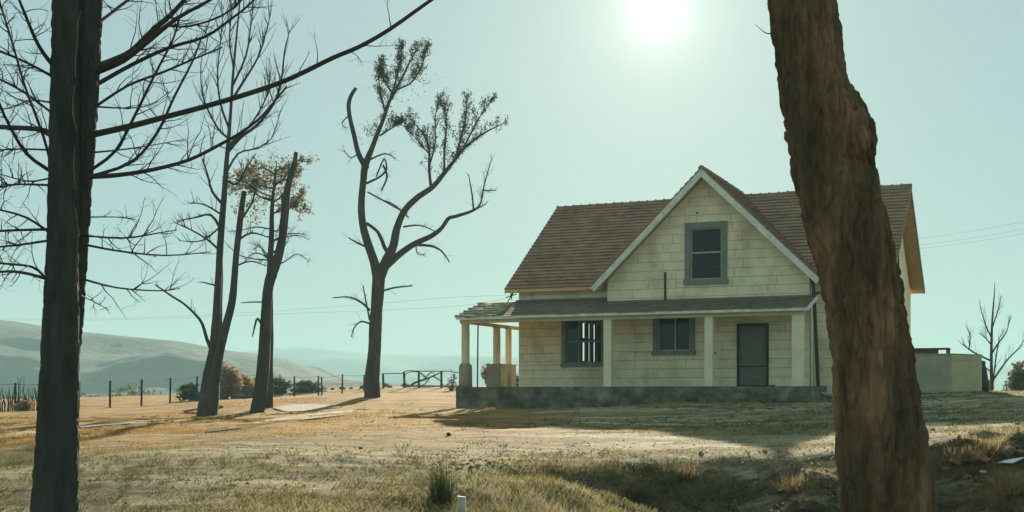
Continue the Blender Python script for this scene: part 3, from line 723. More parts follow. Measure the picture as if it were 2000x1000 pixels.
# --- big double trunk tree, left foreground
D0 = 8.2
t_left = empty('bare_tree', tuple(Vector((at(108, 900, D0).x, D0, h1(at(108, 900, D0).x, D0)))))
tag(t_left, 'dark tall bare tree with two fused trunks and spreading branches, left foreground', 'tree')
def world_child(o, root):
    o.parent = root; o.matrix_parent_inverse = Matrix.Translation(root.location).inverted(); return o
def trunk_mesh(path, rad, seed, k=28, rough=.10, furrow=.05, nf=9, ell=1.0):
    """a trunk with furrowed bark: rings along the path, radius broken up by ridges"""
    rr = np.random.RandomState(seed); n = len(path); V = []; ph = rr.uniform(0, 6.28, 12)
    for i in range(n):
        t = (path[min(i+1, n-1)]-path[max(i-1, 0)]).normalized()
        x = Vector((1, 0, 0)); x = (x-t*x.dot(t)).normalized(); y = t.cross(x)
        s = path[i].z
        for j in range(k):
            a = 2*math.pi*j/k
            r = rad[i]*(1+rough*.5*math.sin(2*a+ph[0]+s*.8)+rough*.4*math.sin(3*a+ph[1]-s*1.7)+rough*.25*math.sin(5*a+ph[2]+s*3.1)
                        + furrow*math.sin(nf*a+ph[3]+1.2*math.sin(s*1.3+ph[4])+.6*math.sin(3.1*s+2*a))*(.6+.4*math.sin(s*4+a*2+ph[5]))
                        + furrow*.45*math.sin(nf*2.3*a+ph[6]+2*math.sin(s*2.1)) + furrow*.3*math.sin(s*23+5*a+ph[7]))
            V.append(path[i]+x*(math.cos(a)*r)+y*(math.sin(a)*r*ell))
    V = np.array([tuple(v) for v in V]); I = []
    for i in range(n-1):
        for j in range(k): I.append((i*k+j, i*k+(j+1) % k, (i+1)*k+(j+1) % k, (i+1)*k+j))
    return V, np.array(I)
def crack_bark(V, P, cell, stretch, depth, seed):
    """pushes a trunk surface in along the cracks between bark plates"""
    k = len(V)//len(P); off = Vector((seed*7.3, seed*3.1, seed*5.7)); out = V.copy()
    for i in range(len(P)):
        c = np.array(P[i])
        for j in range(k):
            v = V[i*k+j]; n = v-c; L = np.linalg.norm(n[:2])+1e-6
            q = Vector((v[0]/cell, v[1]/cell, v[2]/cell*stretch))+off
            w = mnoise.turbulence_vector(q*.9, 2, False)*.55; d = mnoise.voronoi(q+w)[0]
            t = min(1.0, (d[1]-d[0])/.32); t = t*t*(3-2*t)
            f = mnoise.fractal(Vector((v[0]*38, v[1]*38, v[2]*16))+off, 1.0, 2.0, 4)
            a = depth*(t-.75)+depth*.42*f
            out[i*k+j, 0] += n[0]/L*a; out[i*k+j, 1] += n[1]/L*a; out[i*k+j, 2] += depth*.15*f
    return out
p, r = pxlimb([(100, 1290, 120), (104, 1120, 98), (107, 1000, 88), (113, 850, 80), (118, 700, 73), (122, 500, 62), (124, 250, 56), (128, 0, 50), (132, -300, 42), (140, -700, 30), (150, -1100, 16), (152, -1400, 5)], D0, 0, 26)
V, I = trunk_mesh(p, r, 1, 96, .06, .02, 9); V = crack_bark(V, p, .045, .30, .010, 1); world_child(np_mesh('trunk', V, I, M['bark_dark'], None, False), t_left)
p, r = pxlimb([(128, 760, 30), (143, 660, 34), (152, 520, 36), (160, 380, 38), (168, 250, 42), (173, 100, 46), (176, 0, 46), (182, -300, 38), (196, -700, 26), (205, -1050, 10)], D0+.12, .1, 26)
V, I = trunk_mesh(p, r, 2, 80, .07, .03, 7); V = crack_bark(V, p, .04, .30, .009, 2); world_child(np_mesh('trunk', V, I, M['bark_dark'], None, False), t_left)
# the pale seam between the two trunks
for seg in ([(158, 20, 2), (152, 45, 4), (149, 80, 5), (148, 120, 4), (147, 150, 3)], [(146, 165, 3), (142, 195, 5), (144, 230, 5), (150, 256, 3)], [(144, 285, 2), (144, 330, 4), (148, 372, 3)], [(149, 405, 3), (151, 450, 4), (150, 500, 3), (147, 545, 4)]):
    q, rr_ = pxlimb([(a+R.uniform(-2, 2), b, c*.6) for a, b, c in seg], D0-.155, 0, 3); world_child(MB().tube(q, rr_, 6).build('bark_scar', M['pale_scar']), t_left)
LB = [
 [(190, 132, 18), (225, 118, 16), (258, 100, 14), (300, 58, 12), (332, 30, 10), (365, -6, 8), (420, -70, 5)],
 [(190, 140, 12), (240, 118, 12), (290, 80, 10), (345, 36, 8), (410, 0, 6), (470, -40, 4)],
 [(192, 163, 9), (258, 126, 8), (330, 93, 7), (400, 72, 6), (450, 38, 5), (492, 4, 4), (540, -50, 3)],
 [(188, 207, 6), (250, 167, 5), (318, 141, 5), (372, 118, 4), (435, 92, 2.5)],
 [(176, 264, 13), (260, 245, 12), (320, 229, 11), (400, 208, 10.5), (500, 178, 10), (570, 152, 9.5), (650, 113, 9), (700, 92, 8.5), (760, 58, 8), (842, 0, 7), (930, -60, 5)],
 [(176, 333, 7), (225, 295, 6), (262, 228, 6), (300, 150, 5), (338, 76, 4), (352, 28, 3)],
 [(182, 343, 7), (258, 316, 6), (308, 258, 6), (340, 190, 5), (375, 122, 4), (392, 78, 3)],
 [(172, 345, 11), (230, 342, 9), (300, 331, 8), (370, 312, 7), (432, 281, 6.5), (472, 258, 6), (512, 226, 4.5), (560, 168, 3)],
 [(193, 44, 7), (222, 22, 6), (250, 0, 5), (300, -50, 3)],
 [(325, 50, 5), (370, 51, 4), (430, 32, 4), (470, 2, 3.5), (510, -40, 2)],
 [(150, 459, 4), (240, 465, 4), (310, 455, 2.5), (346, 449, 1.5)],
 [(166, 478, 5), (230, 490, 4), (322, 499, 3), (412, 492, 1.6)],
 [(158, 544, 5), (228, 562, 3.5), (312, 568, 2.5), (352, 563, 1.5)],
 [(158, 577, 3), (185, 590, 2.5), (212, 605, 1.5)],
 [(186, 208, 4), (240, 211, 3), (290, 206, 2), (330, 180, 1.5)],
 [(172, 424, 3), (228, 424, 2), (262, 429, 1.2)],
 [(180, 298, 4), (240, 292, 3), (300, 283, 2), (360, 272, 1.2)],
 [(106, 131, 9), (85, 104, 8), (68, 74, 7), (50, 30, 6), (36, -4, 5), (10, -70, 3)],
 [(105, 151, 6), (60, 126, 5), (0, 100, 5), (-60, 82, 3)],
 [(100, 322, 6), (86, 270, 6), (66, 215, 5.5), (46, 160, 5), (26, 90, 4.5), (2, 12, 4), (-15, -50, 3)],
 [(100, 335, 8), (52, 300, 7), (16, 240, 6), (-4, 195, 5), (-40, 100, 3)],
 [(104, 264, 16), (72, 252, 10), (0, 248, 9), (-80, 236, 6)],
 [(102, 221, 5), (50, 182, 5), (0, 155, 4.5), (-60, 130, 3)],
 [(98, 362, 5), (40, 360, 4), (0, 366, 3.5), (-60, 380, 2)],
 [(98, 348, 4), (55, 354, 3), (0, 340, 2)],
 [(94, 452, 6), (52, 425, 5), (0, 410, 4), (-50, 400, 2.5)],
 [(94, 448, 6), (50, 449, 5), (0, 451, 5), (-60, 455, 3)],
 [(93, 470, 5), (40, 478, 4.5), (0, 482, 4), (-60, 490, 2)],
 [(88, 541, 7), (62, 521, 5), (0, 514, 4.5), (-60, 505, 2.5)],
 [(87, 543, 7), (42, 532, 6), (0, 531, 5), (-50, 540, 3)],
 [(99, 293, 4), (40, 291, 3.5), (0, 293, 3)],
 [(98, 200, 4), (60, 196, 3), (20, 210, 2), (-20, 220, 1.5)],
]
for i, b in enumerate(LB):
    rr = random.Random(100+i); p, r = pxlimb(b, D0+rr.uniform(-.05, .1), rr.uniform(-.9, .9), 3)
    mb = MB().tube(p, r, 7); ln = sum((p[j+1]-p[j]).length for j in range(len(p)-1))
    left = b[0][0] > b[-1][0]
    big = b[0][2] >= 4
    sprout(mb, p, r, rr, int((20 if left else 11)*min(1.6, ln)*(1 if i != 4 else .28))+2, (.26 if left else .34) if big else .14, .0042, .12 if left else .3, .12, 1, 4, .85, None, .26, 3)
    world_child(mb.build('branch', M['twig'] if i % 3 else M['bark_dark']), t_left)
for i in range(9):                                # crown above the frame
    rr = random.Random(300+i); y0 = -300-i*100; sgn = 1 if i % 2 else -1; a = at(140+i*3, y0, D0)
    q = [a, a+Vector((sgn*.5, rr.uniform(-.3, .3), .25)), a+Vector((sgn*1.1, rr.uniform(-.7, .7), .7)), a+Vector((sgn*1.5, rr.uniform(-.9, .9), 1.3))]
    p, r = smooth_path(q, [.022, .018, .012, .004]); mb = MB().tube(p, r, 6); sprout(mb, p, r, rr, 14, .5, .005, .3)
    world_child(mb.build('branch', M['twig']), t_left)

# --- big leaning trunk, right foreground
D1 = 9.6
EL = [(-900, 1385, 1480), (-500, 1440, 1548), (-250, 1472, 1592), (-100, 1490, 1615), (0, 1503, 1631), (40, 1508, 1638), (80, 1513, 1644), (120, 1519, 1648), (160, 1525, 1653), (190, 1529, 1662), (210, 1532, 1674), (230, 1535, 1690), (255, 1538, 1699), (280, 1542, 1704), (310, 1547, 1705), (340, 1553, 1706), (380, 1560, 1713),
      (440, 1575, 1728), (500, 1594, 1743), (560, 1607, 1754), (620, 1620, 1765), (680, 1628, 1775), (740, 1633, 1785), (800, 1633, 1794), (860, 1636, 1806), (920, 1643, 1814), (1000, 1650, 1822), (1080, 1650, 1832), (1160, 1645, 1846), (1250, 1630, 1870), (1330, 1610, 1900)]
ys = [e[0] for e in EL]; pth = []; rd = []
for y in np.concatenate([np.arange(-900, -20, 30), np.arange(-20, 1330, 4)]):
    l = np.interp(y, ys, [e[1] for e in EL]); r_ = np.interp(y, ys, [e[2] for e in EL])
    pth.append(at((l+r_)/2, y, D1)); rd.append((r_-l)/2*D1/F)
base = pth[-1]
t_right = empty('leaning_tree', (base.x, base.y, h1(base.x, base.y)))
tag(t_right, 'thick leaning reddish brown tree trunk with a burl, right foreground', 'tree')
V, I = trunk_mesh(pth[::-1], rd[::-1], 5, 190, .03, .040, 9, .95); V = crack_bark(V, pth[::-1], .075, .26, .022, 5)
world_child(np_mesh('trunk', V, I, M['bark_big'], None, False), t_right)
kb = MB(); c = at(1676, 272, D1-.16); rr = random.Random(4)
bm = bmesh.new(); bmesh.ops.create_icosphere(bm, subdivisions=5, radius=1)
for v in bm.verts:
    n = v.co.normalized(); f = 1+.10*math.sin(5*n.x+2)+.08*math.sin(7*n.z+4*n.y)+.05*math.sin(15*n.x+11*n.z)
    f += .10*mnoise.fractal(n*4, 1, 2, 4)+.04*mnoise.fractal(n*14, 1, 2, 3)
    v.co = Vector((n.x*.13*f, n.y*.16*f, n.z*.24*f))+c
me = bpy.data.meshes.new('burl'); bm.to_mesh(me); bm.free(); me.materials.append(M['bark_big']); me.polygons.foreach_set('use_smooth', [True]*len(me.polygons))
o = bpy.data.objects.new('burl', me); COL.objects.link(o); world_child(o, t_right)
p, r = pxlimb([(1506, 66, 2.5), (1495, 64, 2), (1482, 54, 1.2), (1474, 47, .8)], D1, .1, 3); world_child(MB().tube(p, r, 5).build('twig', M['twig']), t_right)
for i, (b, dd) in enumerate((([(1440, -500, 60), (1380, -640, 46), (1290, -860, 30), (1240, -1050, 14)], .8), ([(1500, -420, 56), (1570, -620, 44), (1680, -900, 28), (1740, -1150, 12)], -.7), ([(1410, -850, 70), (1400, -1050, 40), (1420, -1300, 14)], .3))):
    rr = random.Random(40+i); p, r = pxlimb(b, D1, dd, 4); mb = MB().tube(p, r, 10); sprout(mb, p, r, rr, 26, .8, .01, .2, .3, 1, 4)
    world_child(mb.build('branch', M['bark_big']), t_right)

# --- three stemmed tree
D2 = 45.0
g = ground_at(408, 812); D2 = g.y
t_tri = empty('three_stem_tree', tuple(g)); tag(t_tri, 'tall thin bare tree splitting into three stems, beside the left fence', 'tree')
def stem(root, pts, d, dd, m, seed, name='stem', k=14, rough=.10, fur=.05, ws=1.0):
    pts = [(a, b, c*ws) for a, b, c in pts]
    p, r = pxlimb(pts, d, dd, 7); V, I = trunk_mesh(p, r, seed, k, rough, fur, 7)
    world_child(np_mesh(name, V, I, m, None, True), root)
    cap = MB().tube([p[-1], p[-1]+(p[-1]-p[-2]).normalized()*r[-1]*.25], [r[-1]*.98, r[-1]*.7], 8); world_child(cap.build('cut_end', m), root)
    return p, r
tp, tr_ = stem(t_tri, [(402, 835, 64), (404, 812, 52), (410, 770, 46), (414, 730, 42), (419, 680, 28), (422, 620, 21), (427, 540, 18), (432, 450, 16), (438, 380, 14), (444, 300, 11), (449, 240, 9), (455, 150, 7), (462, 70, 5), (470, -10, 3), (480, -90, 1.5)], D2, .4, M['bark_far'], 11, 'trunk', 18, ws=.76)
stem(t_tri, [(417, 745, 32), (428, 690, 24), (442, 635, 22), (455, 578, 20), (461, 500, 17), (468, 440, 15), (473, 400, 14), (477, 374, 12)], D2-.1, -.8, M['bark_far'], 12, ws=.74)
stem(t_tri, [(424, 730, 26), (428, 670, 16), (429, 600, 13), (431, 540, 12), (431, 470, 10), (436, 420, 8), (441, 380, 5)], D2+.25, .5, M['bark_far'], 13, ws=.76)
BR = [([(416, 690, 9), (404, 662, 7), (396, 635, 6), (385, 618, 5), (360, 594, 4), (335, 578, 4), (303, 556, 2.5)], 3, .5),
      ([(432, 450, 6), (412, 420, 5), (380, 425, 3.5), (345, 432, 1.5)], 10, .8), ([(430, 490, 5), (405, 468, 4), (375, 450, 3), (340, 434, 1.5)], 12, .8),
      ([(436, 400, 6), (415, 375, 5), (405, 340, 4), (395, 310, 2)], 8, .8),
      ([(442, 300, 8), (470, 268, 7), (500, 246, 6), (530, 210, 5), (548, 165, 4), (556, 100, 3), (566, 60, 1.5)], 26, 1.5),
      ([(445, 285, 6), (470, 262, 5), (492, 240, 4), (520, 190, 3), (530, 130, 1.5)], 20, 1.4), ([(450, 200, 6), (475, 160, 5), (505, 110, 3.5), (520, 60, 2), (528, 30, 1)], 22, 1.5),
      ([(447, 250, 5), (430, 200, 4), (425, 140, 3), (432, 70, 2), (436, 10, 1)], 22, 1.5), ([(446, 270, 5), (425, 250, 4), (400, 200, 3), (392, 150, 2), (396, 90, 1)], 20, 1.3),
      ([(453, 170, 5), (480, 110, 4), (490, 50, 2.5), (497, -10, 1)], 20, 1.4), ([(441, 340, 5), (465, 300, 4), (500, 290, 3), (530, 270, 2), (548, 215, 1)], 14, 1.2),
      ([(440, 350, 5), (462, 360, 4), (480, 330, 3), (500, 300, 1.5)], 10, .9), ([(456, 130, 4), (448, 80, 3), (452, 20, 2), (448, -30, 1)], 16, 1.3),
      ([(434, 420, 4), (400, 400, 3), (372, 396, 1.5)], 8, .7), ([(433, 440, 4), (395, 470, 3), (350, 470, 1.2)], 8, .6), ([(464, 470, 5), (490, 455, 4), (520, 462, 2.5), (540, 470, 1.5)], 8, .7),
      ([(460, 520, 4), (490, 510, 3), (520, 520, 1.5)], 6, .5), ([(470, 430, 5), (490, 400, 4), (500, 370, 2)], 8, .8), ([(429, 560, 4), (400, 552, 2.5), (390, 551, 1.2)], 3, .4)]
for i, (b, n, ln) in enumerate(BR):
    rr = random.Random(500+i); p, r = pxlimb(b, D2+.1, rr.uniform(-1.6, 1.6), 3); mb = MB().tube(p, r, 6)
    sprout(mb, p, r, rr, n, ln, .016, .45, .12, 1, 4, .6, None, .12, 3); world_child(mb.build('branch', M['twig']), t_tri)

# --- sawn tree with a young leafy tree behind it
g = ground_at(503, 806); D3 = g.y
t_saw = empty('sawn_tree', tuple(g)); tag(t_saw, 'curved thick tree with a sawn off top, right of the three stemmed tree', 'tree')
stem(t_saw, [(496, 826, 36), (503, 800, 31), (510, 750, 29), (516, 700, 27), (518, 650, 26), (520, 600, 24), (524, 560, 24), (531, 535, 26), (543, 505, 22), (552, 460, 19), (557, 410, 18), (561, 370, 15), (570, 335, 12), (576, 315, 10), (578, 298, 9)], D3, .3, M['bark_far'], 21, 'trunk', 18, ws=.84)
stem(t_saw, [(550, 450, 14), (555, 410, 13), (554, 380, 12)], D3-.15, 0, M['bark_far'], 22, ws=.84)
for i, b in enumerate(([(514, 640, 5), (503, 622, 5), (497, 640, 4), (493, 658, 2)], [(512, 590, 3), (490, 590, 2.5), (470, 592, 1.5)])):
    p, r = pxlimb(b, D3, -.3, 3); world_child(MB().tube(p, r, 6).build('branch', M['bark_far']), t_saw)
t_yng = empty('young_tree', (at(527, 770, D3+3).x, D3+3, h1(at(527, 770, D3+3).x, D3+3)))
tag(t_yng, 'young tree with sparse brown green crown behind the sawn off tree', 'tree')
D4 = D3+3
tp, tr_ = stem(t_yng, [(524, 800, 20), (525, 700, 18), (526, 620, 15), (527, 530, 12), (530, 460, 10), (532, 400, 8), (537, 350, 5), (540, 318, 2)], D4, 0, M['bark_far'], 23, 'trunk', 10)
nodes = []
for i in range(22):
    rr = random.Random(700+i); y = rr.uniform(330, 560); sgn = rr.choice((-1, 1)); L0 = rr.uniform(30, 95)
    x0 = np.interp(y, [318, 350, 400, 460, 530, 600], [540, 537, 532, 530, 527, 526]); b = [(x0, y, 3.4), (x0+sgn*L0*.35, y-rr.uniform(0, 20), 2.6), (x0+sgn*L0*.7, y-rr.uniform(-4, 34), 1.8), (x0+sgn*L0, y-rr.uniform(-10, 40), .9)]
    p, r = pxlimb(b, D4, rr.uniform(-1.4, 1.4), 3); mb = MB().tube(p, r, 5); sprout(mb, p, r, rr, 14, .55, .009, .2, .1, 1, 3, .7, nodes if y < 430 else None, .22, 3)
    world_child(mb.build('branch', M['twig']), t_yng)
rr = random.Random(71)
for i in range(60):
    c = Vector((rr.gauss(0, .42), rr.gauss(0, .42), rr.gauss(0, .42)))
    c = at(538, 358, D4)+Vector((c.x*1.15, c.y*1.1, c.z*1.05))
    if rr.random() < .25: c = at(rr.uniform(462, 520), rr.uniform(370, 440), D4+rr.uniform(-.6, .6))
    nodes += [c+Vector((rr.gauss(0, .16), rr.gauss(0, .16), rr.gauss(0, .13))) for _ in range(26)]
leaf_mesh('crown', nodes, M['leaf_brown'], random.Random(5), 1, .066, .18, None); world_child(bpy.data.objects['crown'], t_yng)

# --- forked leafy tree
g = ground_at(728, 776); D5 = g.y
t_frk = empty('forked_tree', tuple(g)); tag(t_frk, 'forked half bare tree with thin leafy tops, left of the porch', 'tree')
tp, tr_ = stem(t_frk, [(726, 795, 40), (727, 775, 35), (727, 740, 33), (730, 700, 31), (733, 650, 30), (736, 600, 28), (739, 560, 28), (740, 535, 30)], D5, 0, M['bark_far'], 31, 'trunk', 20, .10, .05, .86)
P1 = stem(t_frk, [(740, 545, 28), (732, 515, 22), (718, 475, 19), (708, 435, 17), (706, 395, 15), (710, 355, 14), (713, 325, 16), (726, 290, 11), (737, 262, 10), (750, 230, 8.5), (760, 200, 7.5), (770, 182, 7), (785, 152, 5), (802, 118, 3.5), (818, 92, 1.5)], D5, .5, M['bark_far'], 32, 'limb', 12, ws=.86)
P2 = stem(t_frk, [(740, 545, 26), (755, 510, 22), (768, 480, 18), (775, 445, 16), (790, 412, 14), (815, 386, 13), (845, 365, 11.5), (868, 338, 10), (890, 310, 8), (912, 284, 5.5), (942, 262, 4), (978, 243, 2)], D5, -1.2, M['bark_far'], 33, 'limb', 12, ws=.86)
P3 = stem(t_frk, [(752, 520, 20), (778, 498, 15), (808, 477, 13), (842, 461, 11), (862, 446, 9), (876, 427, 8.5), (892, 422, 8), (922, 412, 6), (938, 398, 4), (946, 360, 3), (960, 312, 1.2)], D5, 1.5, M['bark_far'], 34, 'limb', 12, ws=.86)
P4 = stem(t_frk, [(716, 330, 13), (700, 300, 10), (691, 262, 9), (684, 232, 8), (681, 205, 8), (686, 186, 7), (695, 172, 6)], D5, -.4, M['bark_far'], 35, 'limb', 10)
SB = [([(742, 265, 4), (765, 250, 3), (785, 240, 1.5)], .3), ([(753, 220, 4), (745, 190, 3), (740, 150, 2), (748, 120, 1)], .2), ([(762, 195, 4), (775, 150, 3), (782, 115, 2), (786, 90, 1)], .3), ([(775, 175, 4), (805, 160, 3), (825, 125, 2), (833, 95, 1)], -.3), ([(768, 185, 4), (752, 160, 3), (742, 135, 1.5)], -.4),
      ([(842, 366, 6), (838, 330, 5), (838, 290, 4), (825, 260, 3), (800, 230, 1.5)], .4), ([(838, 325, 4), (850, 280, 3), (850, 230, 2), (858, 195, 1)], .6), ([(868, 335, 5), (868, 290, 4), (872, 245, 3), (868, 210, 1)], -.5), ([(890, 308, 5), (900, 270, 4), (910, 230, 3), (912, 192, 1.2)], .4), ([(905, 290, 4), (925, 250, 3), (945, 215, 1.5), (958, 200, 1)], .3), ([(838, 300, 3), (820, 280, 2), (800, 255, 1)], -.5),
      ([(764, 500, 9), (752, 485, 8), (744, 465, 7), (735, 450, 6), (716, 436, 6)], .2), ([(800, 478, 6), (840, 480, 5), (862, 490, 4), (878, 512, 2.5)], .5), ([(788, 443, 4), (820, 440, 3), (850, 452, 2)], .6), ([(716, 358, 5), (742, 345, 4), (755, 330, 4), (750, 310, 3), (735, 345, 3)], .4), ([(722, 312, 4), (752, 300, 3), (772, 310, 1.5)], .3), ([(748, 322, 4), (756, 345, 4), (745, 372, 3)], .2),
      ([(718, 375, 3), (760, 398, 3), (795, 418, 2)], .5), ([(798, 425, 3), (770, 400, 2.5), (740, 388, 1.5)], -.3), ([(720, 484, 5), (706, 478, 4), (690, 470, 3), (680, 464, 1.5)], -.3), ([(700, 300, 3), (685, 308, 2), (672, 295, 1.2)], -.2), ([(925, 410, 4), (922, 380, 3), (915, 340, 1.5)], .4), ([(945, 372, 3), (968, 372, 1.5)], .2), ([(924, 412, 3), (950, 398, 1.5)], .1),
      ([(748, 568, 4), (770, 562, 3.5), (805, 558, 2.5)], .4), ([(722, 606, 5), (705, 590, 4), (680, 580, 3), (650, 582, 2)], -.4), ([(722, 625, 4), (716, 595, 3), (709, 558, 2)], .1), ([(722, 632, 4), (705, 628, 3), (692, 640, 3), (686, 658, 1.5)], -.3), ([(682, 225, 3), (668, 240, 2), (676, 250, 1)], -.2), ([(812, 470, 3), (815, 495, 2), (830, 498, 1)], .3)]
nodes = []
for i, (b, dd) in enumerate(SB):
    rr = random.Random(800+i); p, r = pxlimb(b, D5-.02, dd*2, 3); mb = MB().tube(p, r, 6)
    nn = nodes if i < 11 else None; n = 40 if i < 5 else (32 if i < 11 else 9)
    sprout(mb, p, r, rr, n, (.62 if i < 5 else .8) if i < 11 else .55, .011, .5 if i < 11 else .1, .1, 1, 3, .55, nn, .15, 2); world_child(mb.build('branch', M['twig']), t_frk)
for (P, ra), t0 in ((P1, .55), (P2, .55), (P3, .8)):
    mb = MB(); rr = random.Random(int(t0*99)); sprout(mb, P, ra, rr, 46 if P is not P3[0] else 30, .75, .011, .4, t0, 1, 3, .6, nodes if P is not P3[0] else None, .15, 2); world_child(mb.build('branch', M['twig']), t_frk)
rr = random.Random(9)
for (x, y, sx, sy, n) in ((790, 140, 24, 22, 260), (765, 160, 14, 18, 120), (815, 120, 10, 18, 160), (915, 225, 6, 18, 70), (870, 240, 8, 18, 60), (725, 258, 10, 9, 90), (767, 231, 8, 6, 60), (902, 260, 8, 16, 90), (972, 250, 4, 5, 20)):
    for _ in range(n): nodes.append(at(rr.gauss(x, sx), rr.gauss(y, sy), D5+.3+rr.gauss(0, .5)))
lf_ = leaf_mesh('crown', nodes, M['leaf_dark'], random.Random(6), 2, .05, .14, None, .3); world_child(lf_, t_frk)

# --- small bare tree behind the garden wall
g = ground_at(1937, 766); D6 = max(58, min(g.y, 66)); g = Vector(((1937-1000)/F*D6, D6, h1((1937-1000)/F*D6, D6)))
t_sm = empty('small_bare_tree', tuple(g)); tag(t_sm, 'small bare tree beyond the right end of the garden wall', 'tree')
stem(t_sm, [(1937, 790, 12), (1937, 760, 9), (1936, 700, 8), (1937, 650, 7), (1939, 610, 5), (1942, 575, 3), (1943, 552, 1.5)], D6, 0, M['bark_far'], 41, 'trunk', 10, ws=.7)
for i, b in enumerate(([(1936, 705, 4), (1905, 690, 3.5), (1890, 680, 2.5), (1880, 672, 1.5)], [(1892, 684, 3), (1895, 660, 2), (1890, 640, 1.2)], [(1938, 745, 4), (1955, 720, 3.5), (1970, 700, 3), (1990, 680, 2), (2002, 660, 1)], [(1937, 690, 4), (1950, 670, 3), (1965, 650, 2), (1972, 625, 1)], [(1937, 660, 3.5), (1925, 635, 2.5), (1915, 600, 1)], [(1938, 640, 3), (1948, 610, 2), (1956, 578, 1)], [(1937, 728, 3), (1920, 715, 2), (1900, 712, 1)], [(1937, 675, 3), (1925, 660, 2), (1918, 655, 1)], [(1939, 755, 3), (1945, 700, 3), (1952, 660, 1.5)])):
    rr = random.Random(900+i); p, r = pxlimb(b, D6, rr.uniform(-1, 1), 3); mb = MB().tube(p, r, 5); sprout(mb, p, r, rr, 12, .7, .010, .45, .15, 1, 3, .6, None, .12, 3); world_child(mb.build('branch', M['twig']), t_sm)

# ------------------------------------------------------------------ shrubs
def shrub(name, label, px0, px1, py0, d, m, n, leaf, seed, group=None, stems=9, lumpsn=16, gap=0.0, cat='shrub'):
    rr = random.Random(seed); cx = (px0+px1)/2; X = (cx-1000)/F*d; zb = h1(X, d); top = at(cx, py0, d).z; h = max(.5, top-zb); rw = (px1-px0)/2/F*d
    root = empty(name, (X, d, zb)); tag(root, label, cat, group)
    L = []
    for i in range(lumpsn):
        a = rr.uniform(0, 6.28); q = rr.uniform(.1, .75)
        L.append((Vector((math.cos(a)*rw*q, math.sin(a)*rw*q*.8, h*rr.uniform(.08, .72))), rw*rr.uniform(.22, .5), h*rr.uniform(.14, .28)))
    L.append((Vector((0, 0, h*.72)), rw*.45, h*.28))
    mb = MB()
    for i in range(stems):
        c, a, b = L[i % len(L)]; mb.tube([Vector((rr.gauss(0, .06*rw), rr.gauss(0, .06*rw), -.05)), c*.5+Vector((0, 0, .05)), c+Vector((0, 0, b*.6))], [.035*h, .022*h, .008*h], 5)
    st = mb.build('stem', M['twig'], root)
    pts = []
    for _ in range(n):
        c, a, b = L[rr.randrange(len(L))]; v = rvec(rr); s = rr.uniform(.55, 1.08) if rr.random() < .75 else rr.random()
        pts.append(c+Vector((v.x*a*s, v.y*a*s, v.z*b*s)))
    fo = leaf_mesh('foliage', pts, m, rr, 1, leaf, leaf, root); return root
shrub('golden_bush', 'dry golden bush behind the three stemmed tree', 400, 474, 704, 74, M['leaf_gold'], 5200, .11, 1, lumpsn=26)
shrub('golden_bush', 'lower dry golden bush just right of the taller golden bush', 452, 502, 728, 76, M['leaf_gold'], 3200, .11, 2, lumpsn=22)
shrub('green_bush', 'dull green bush between golden bush and sawn off tree', 470, 520, 738, 82, M['leaf_olive'], 1500, .15, 3)
shrub('green_bush', 'olive bush right behind the sawn off tree trunk', 520, 572, 736, 86, M['leaf_olive'], 1500, .14, 4)
shrub('green_bush', 'broad green bush left of the paired fence posts', 566, 632, 744, 88, M['leaf_dark'], 2000, .14, 5)
shrub('green_bush', 'dark green bush left of the three stemmed tree behind fence', 344, 402, 748, 72, M['leaf_dark'], 1500, .14, 6)
shrub('porch_bush', 'pale twiggy bush seen between the porch columns', 938, 970, 708, 78, M['leaf_pale'], 1400, .09, 7)
shrub('porch_bush', 'dark bush seen between porch column and house wall', 985, 1030, 722, 82, M['leaf_dark'], 700, .09, 8)
shrub('porch_bush', 'thin scrubby bush left of the porch corner by rail fence', 868, 897, 722, 84, M['leaf_olive'], 260, .08, 9)
shrub('green_bush', 'dense green bush at the right edge behind the small bare tree', 1940, 2070, 700, 70, M['leaf_olive'], 3600, .11, 10)
shrub('red_bush', 'small reddish bush at the foot of the small bare tree', 1922, 1942, 735, 64, M['leaf_gold'], 300, .08, 12)
# misty scrub in the valley behind the left fence
rr = random.Random(77); allp = []
for i in range(150):
    px = rr.uniform(-350, 460); d = rr.uniform(125, 230); X = (px-1000)/F*d; zb = h1(X, d); w_ = rr.uniform(1.2, 3.2); hh = rr.uniform(1.2, 3.4)
    for _ in range(110):
        v = rvec(rr); allp.append(Vector((X+v.x*w_, d+v.y*w_, zb+hh*.45+v.z*hh*.6)))
tag(leaf_mesh('valley_scrub', allp, M['leaf_olive'], rr, 1, .3, .2, None), 'hazy scrub filling the valley below the hill', 'scrub', kind='stuff')
rr = random.Random(78); allp = []
for i in range(260):
    px = rr.uniform(-600, 720); d = rr.uniform(300, 420); X = (px-1000)/F*d
    w_ = rr.uniform(1.5, 4); zb = -3.4
    for _ in range(26):
        v = rvec(rr); allp.append(Vector((X+v.x*w_, d+v.y*w_, zb+1.5+v.z*2.2)))
tag(leaf_mesh('far_scrub', allp, M['leaf_dark'], rr, 1, .7, .4, None), 'far dark scrub at the foot of the hill', 'scrub', kind='stuff')

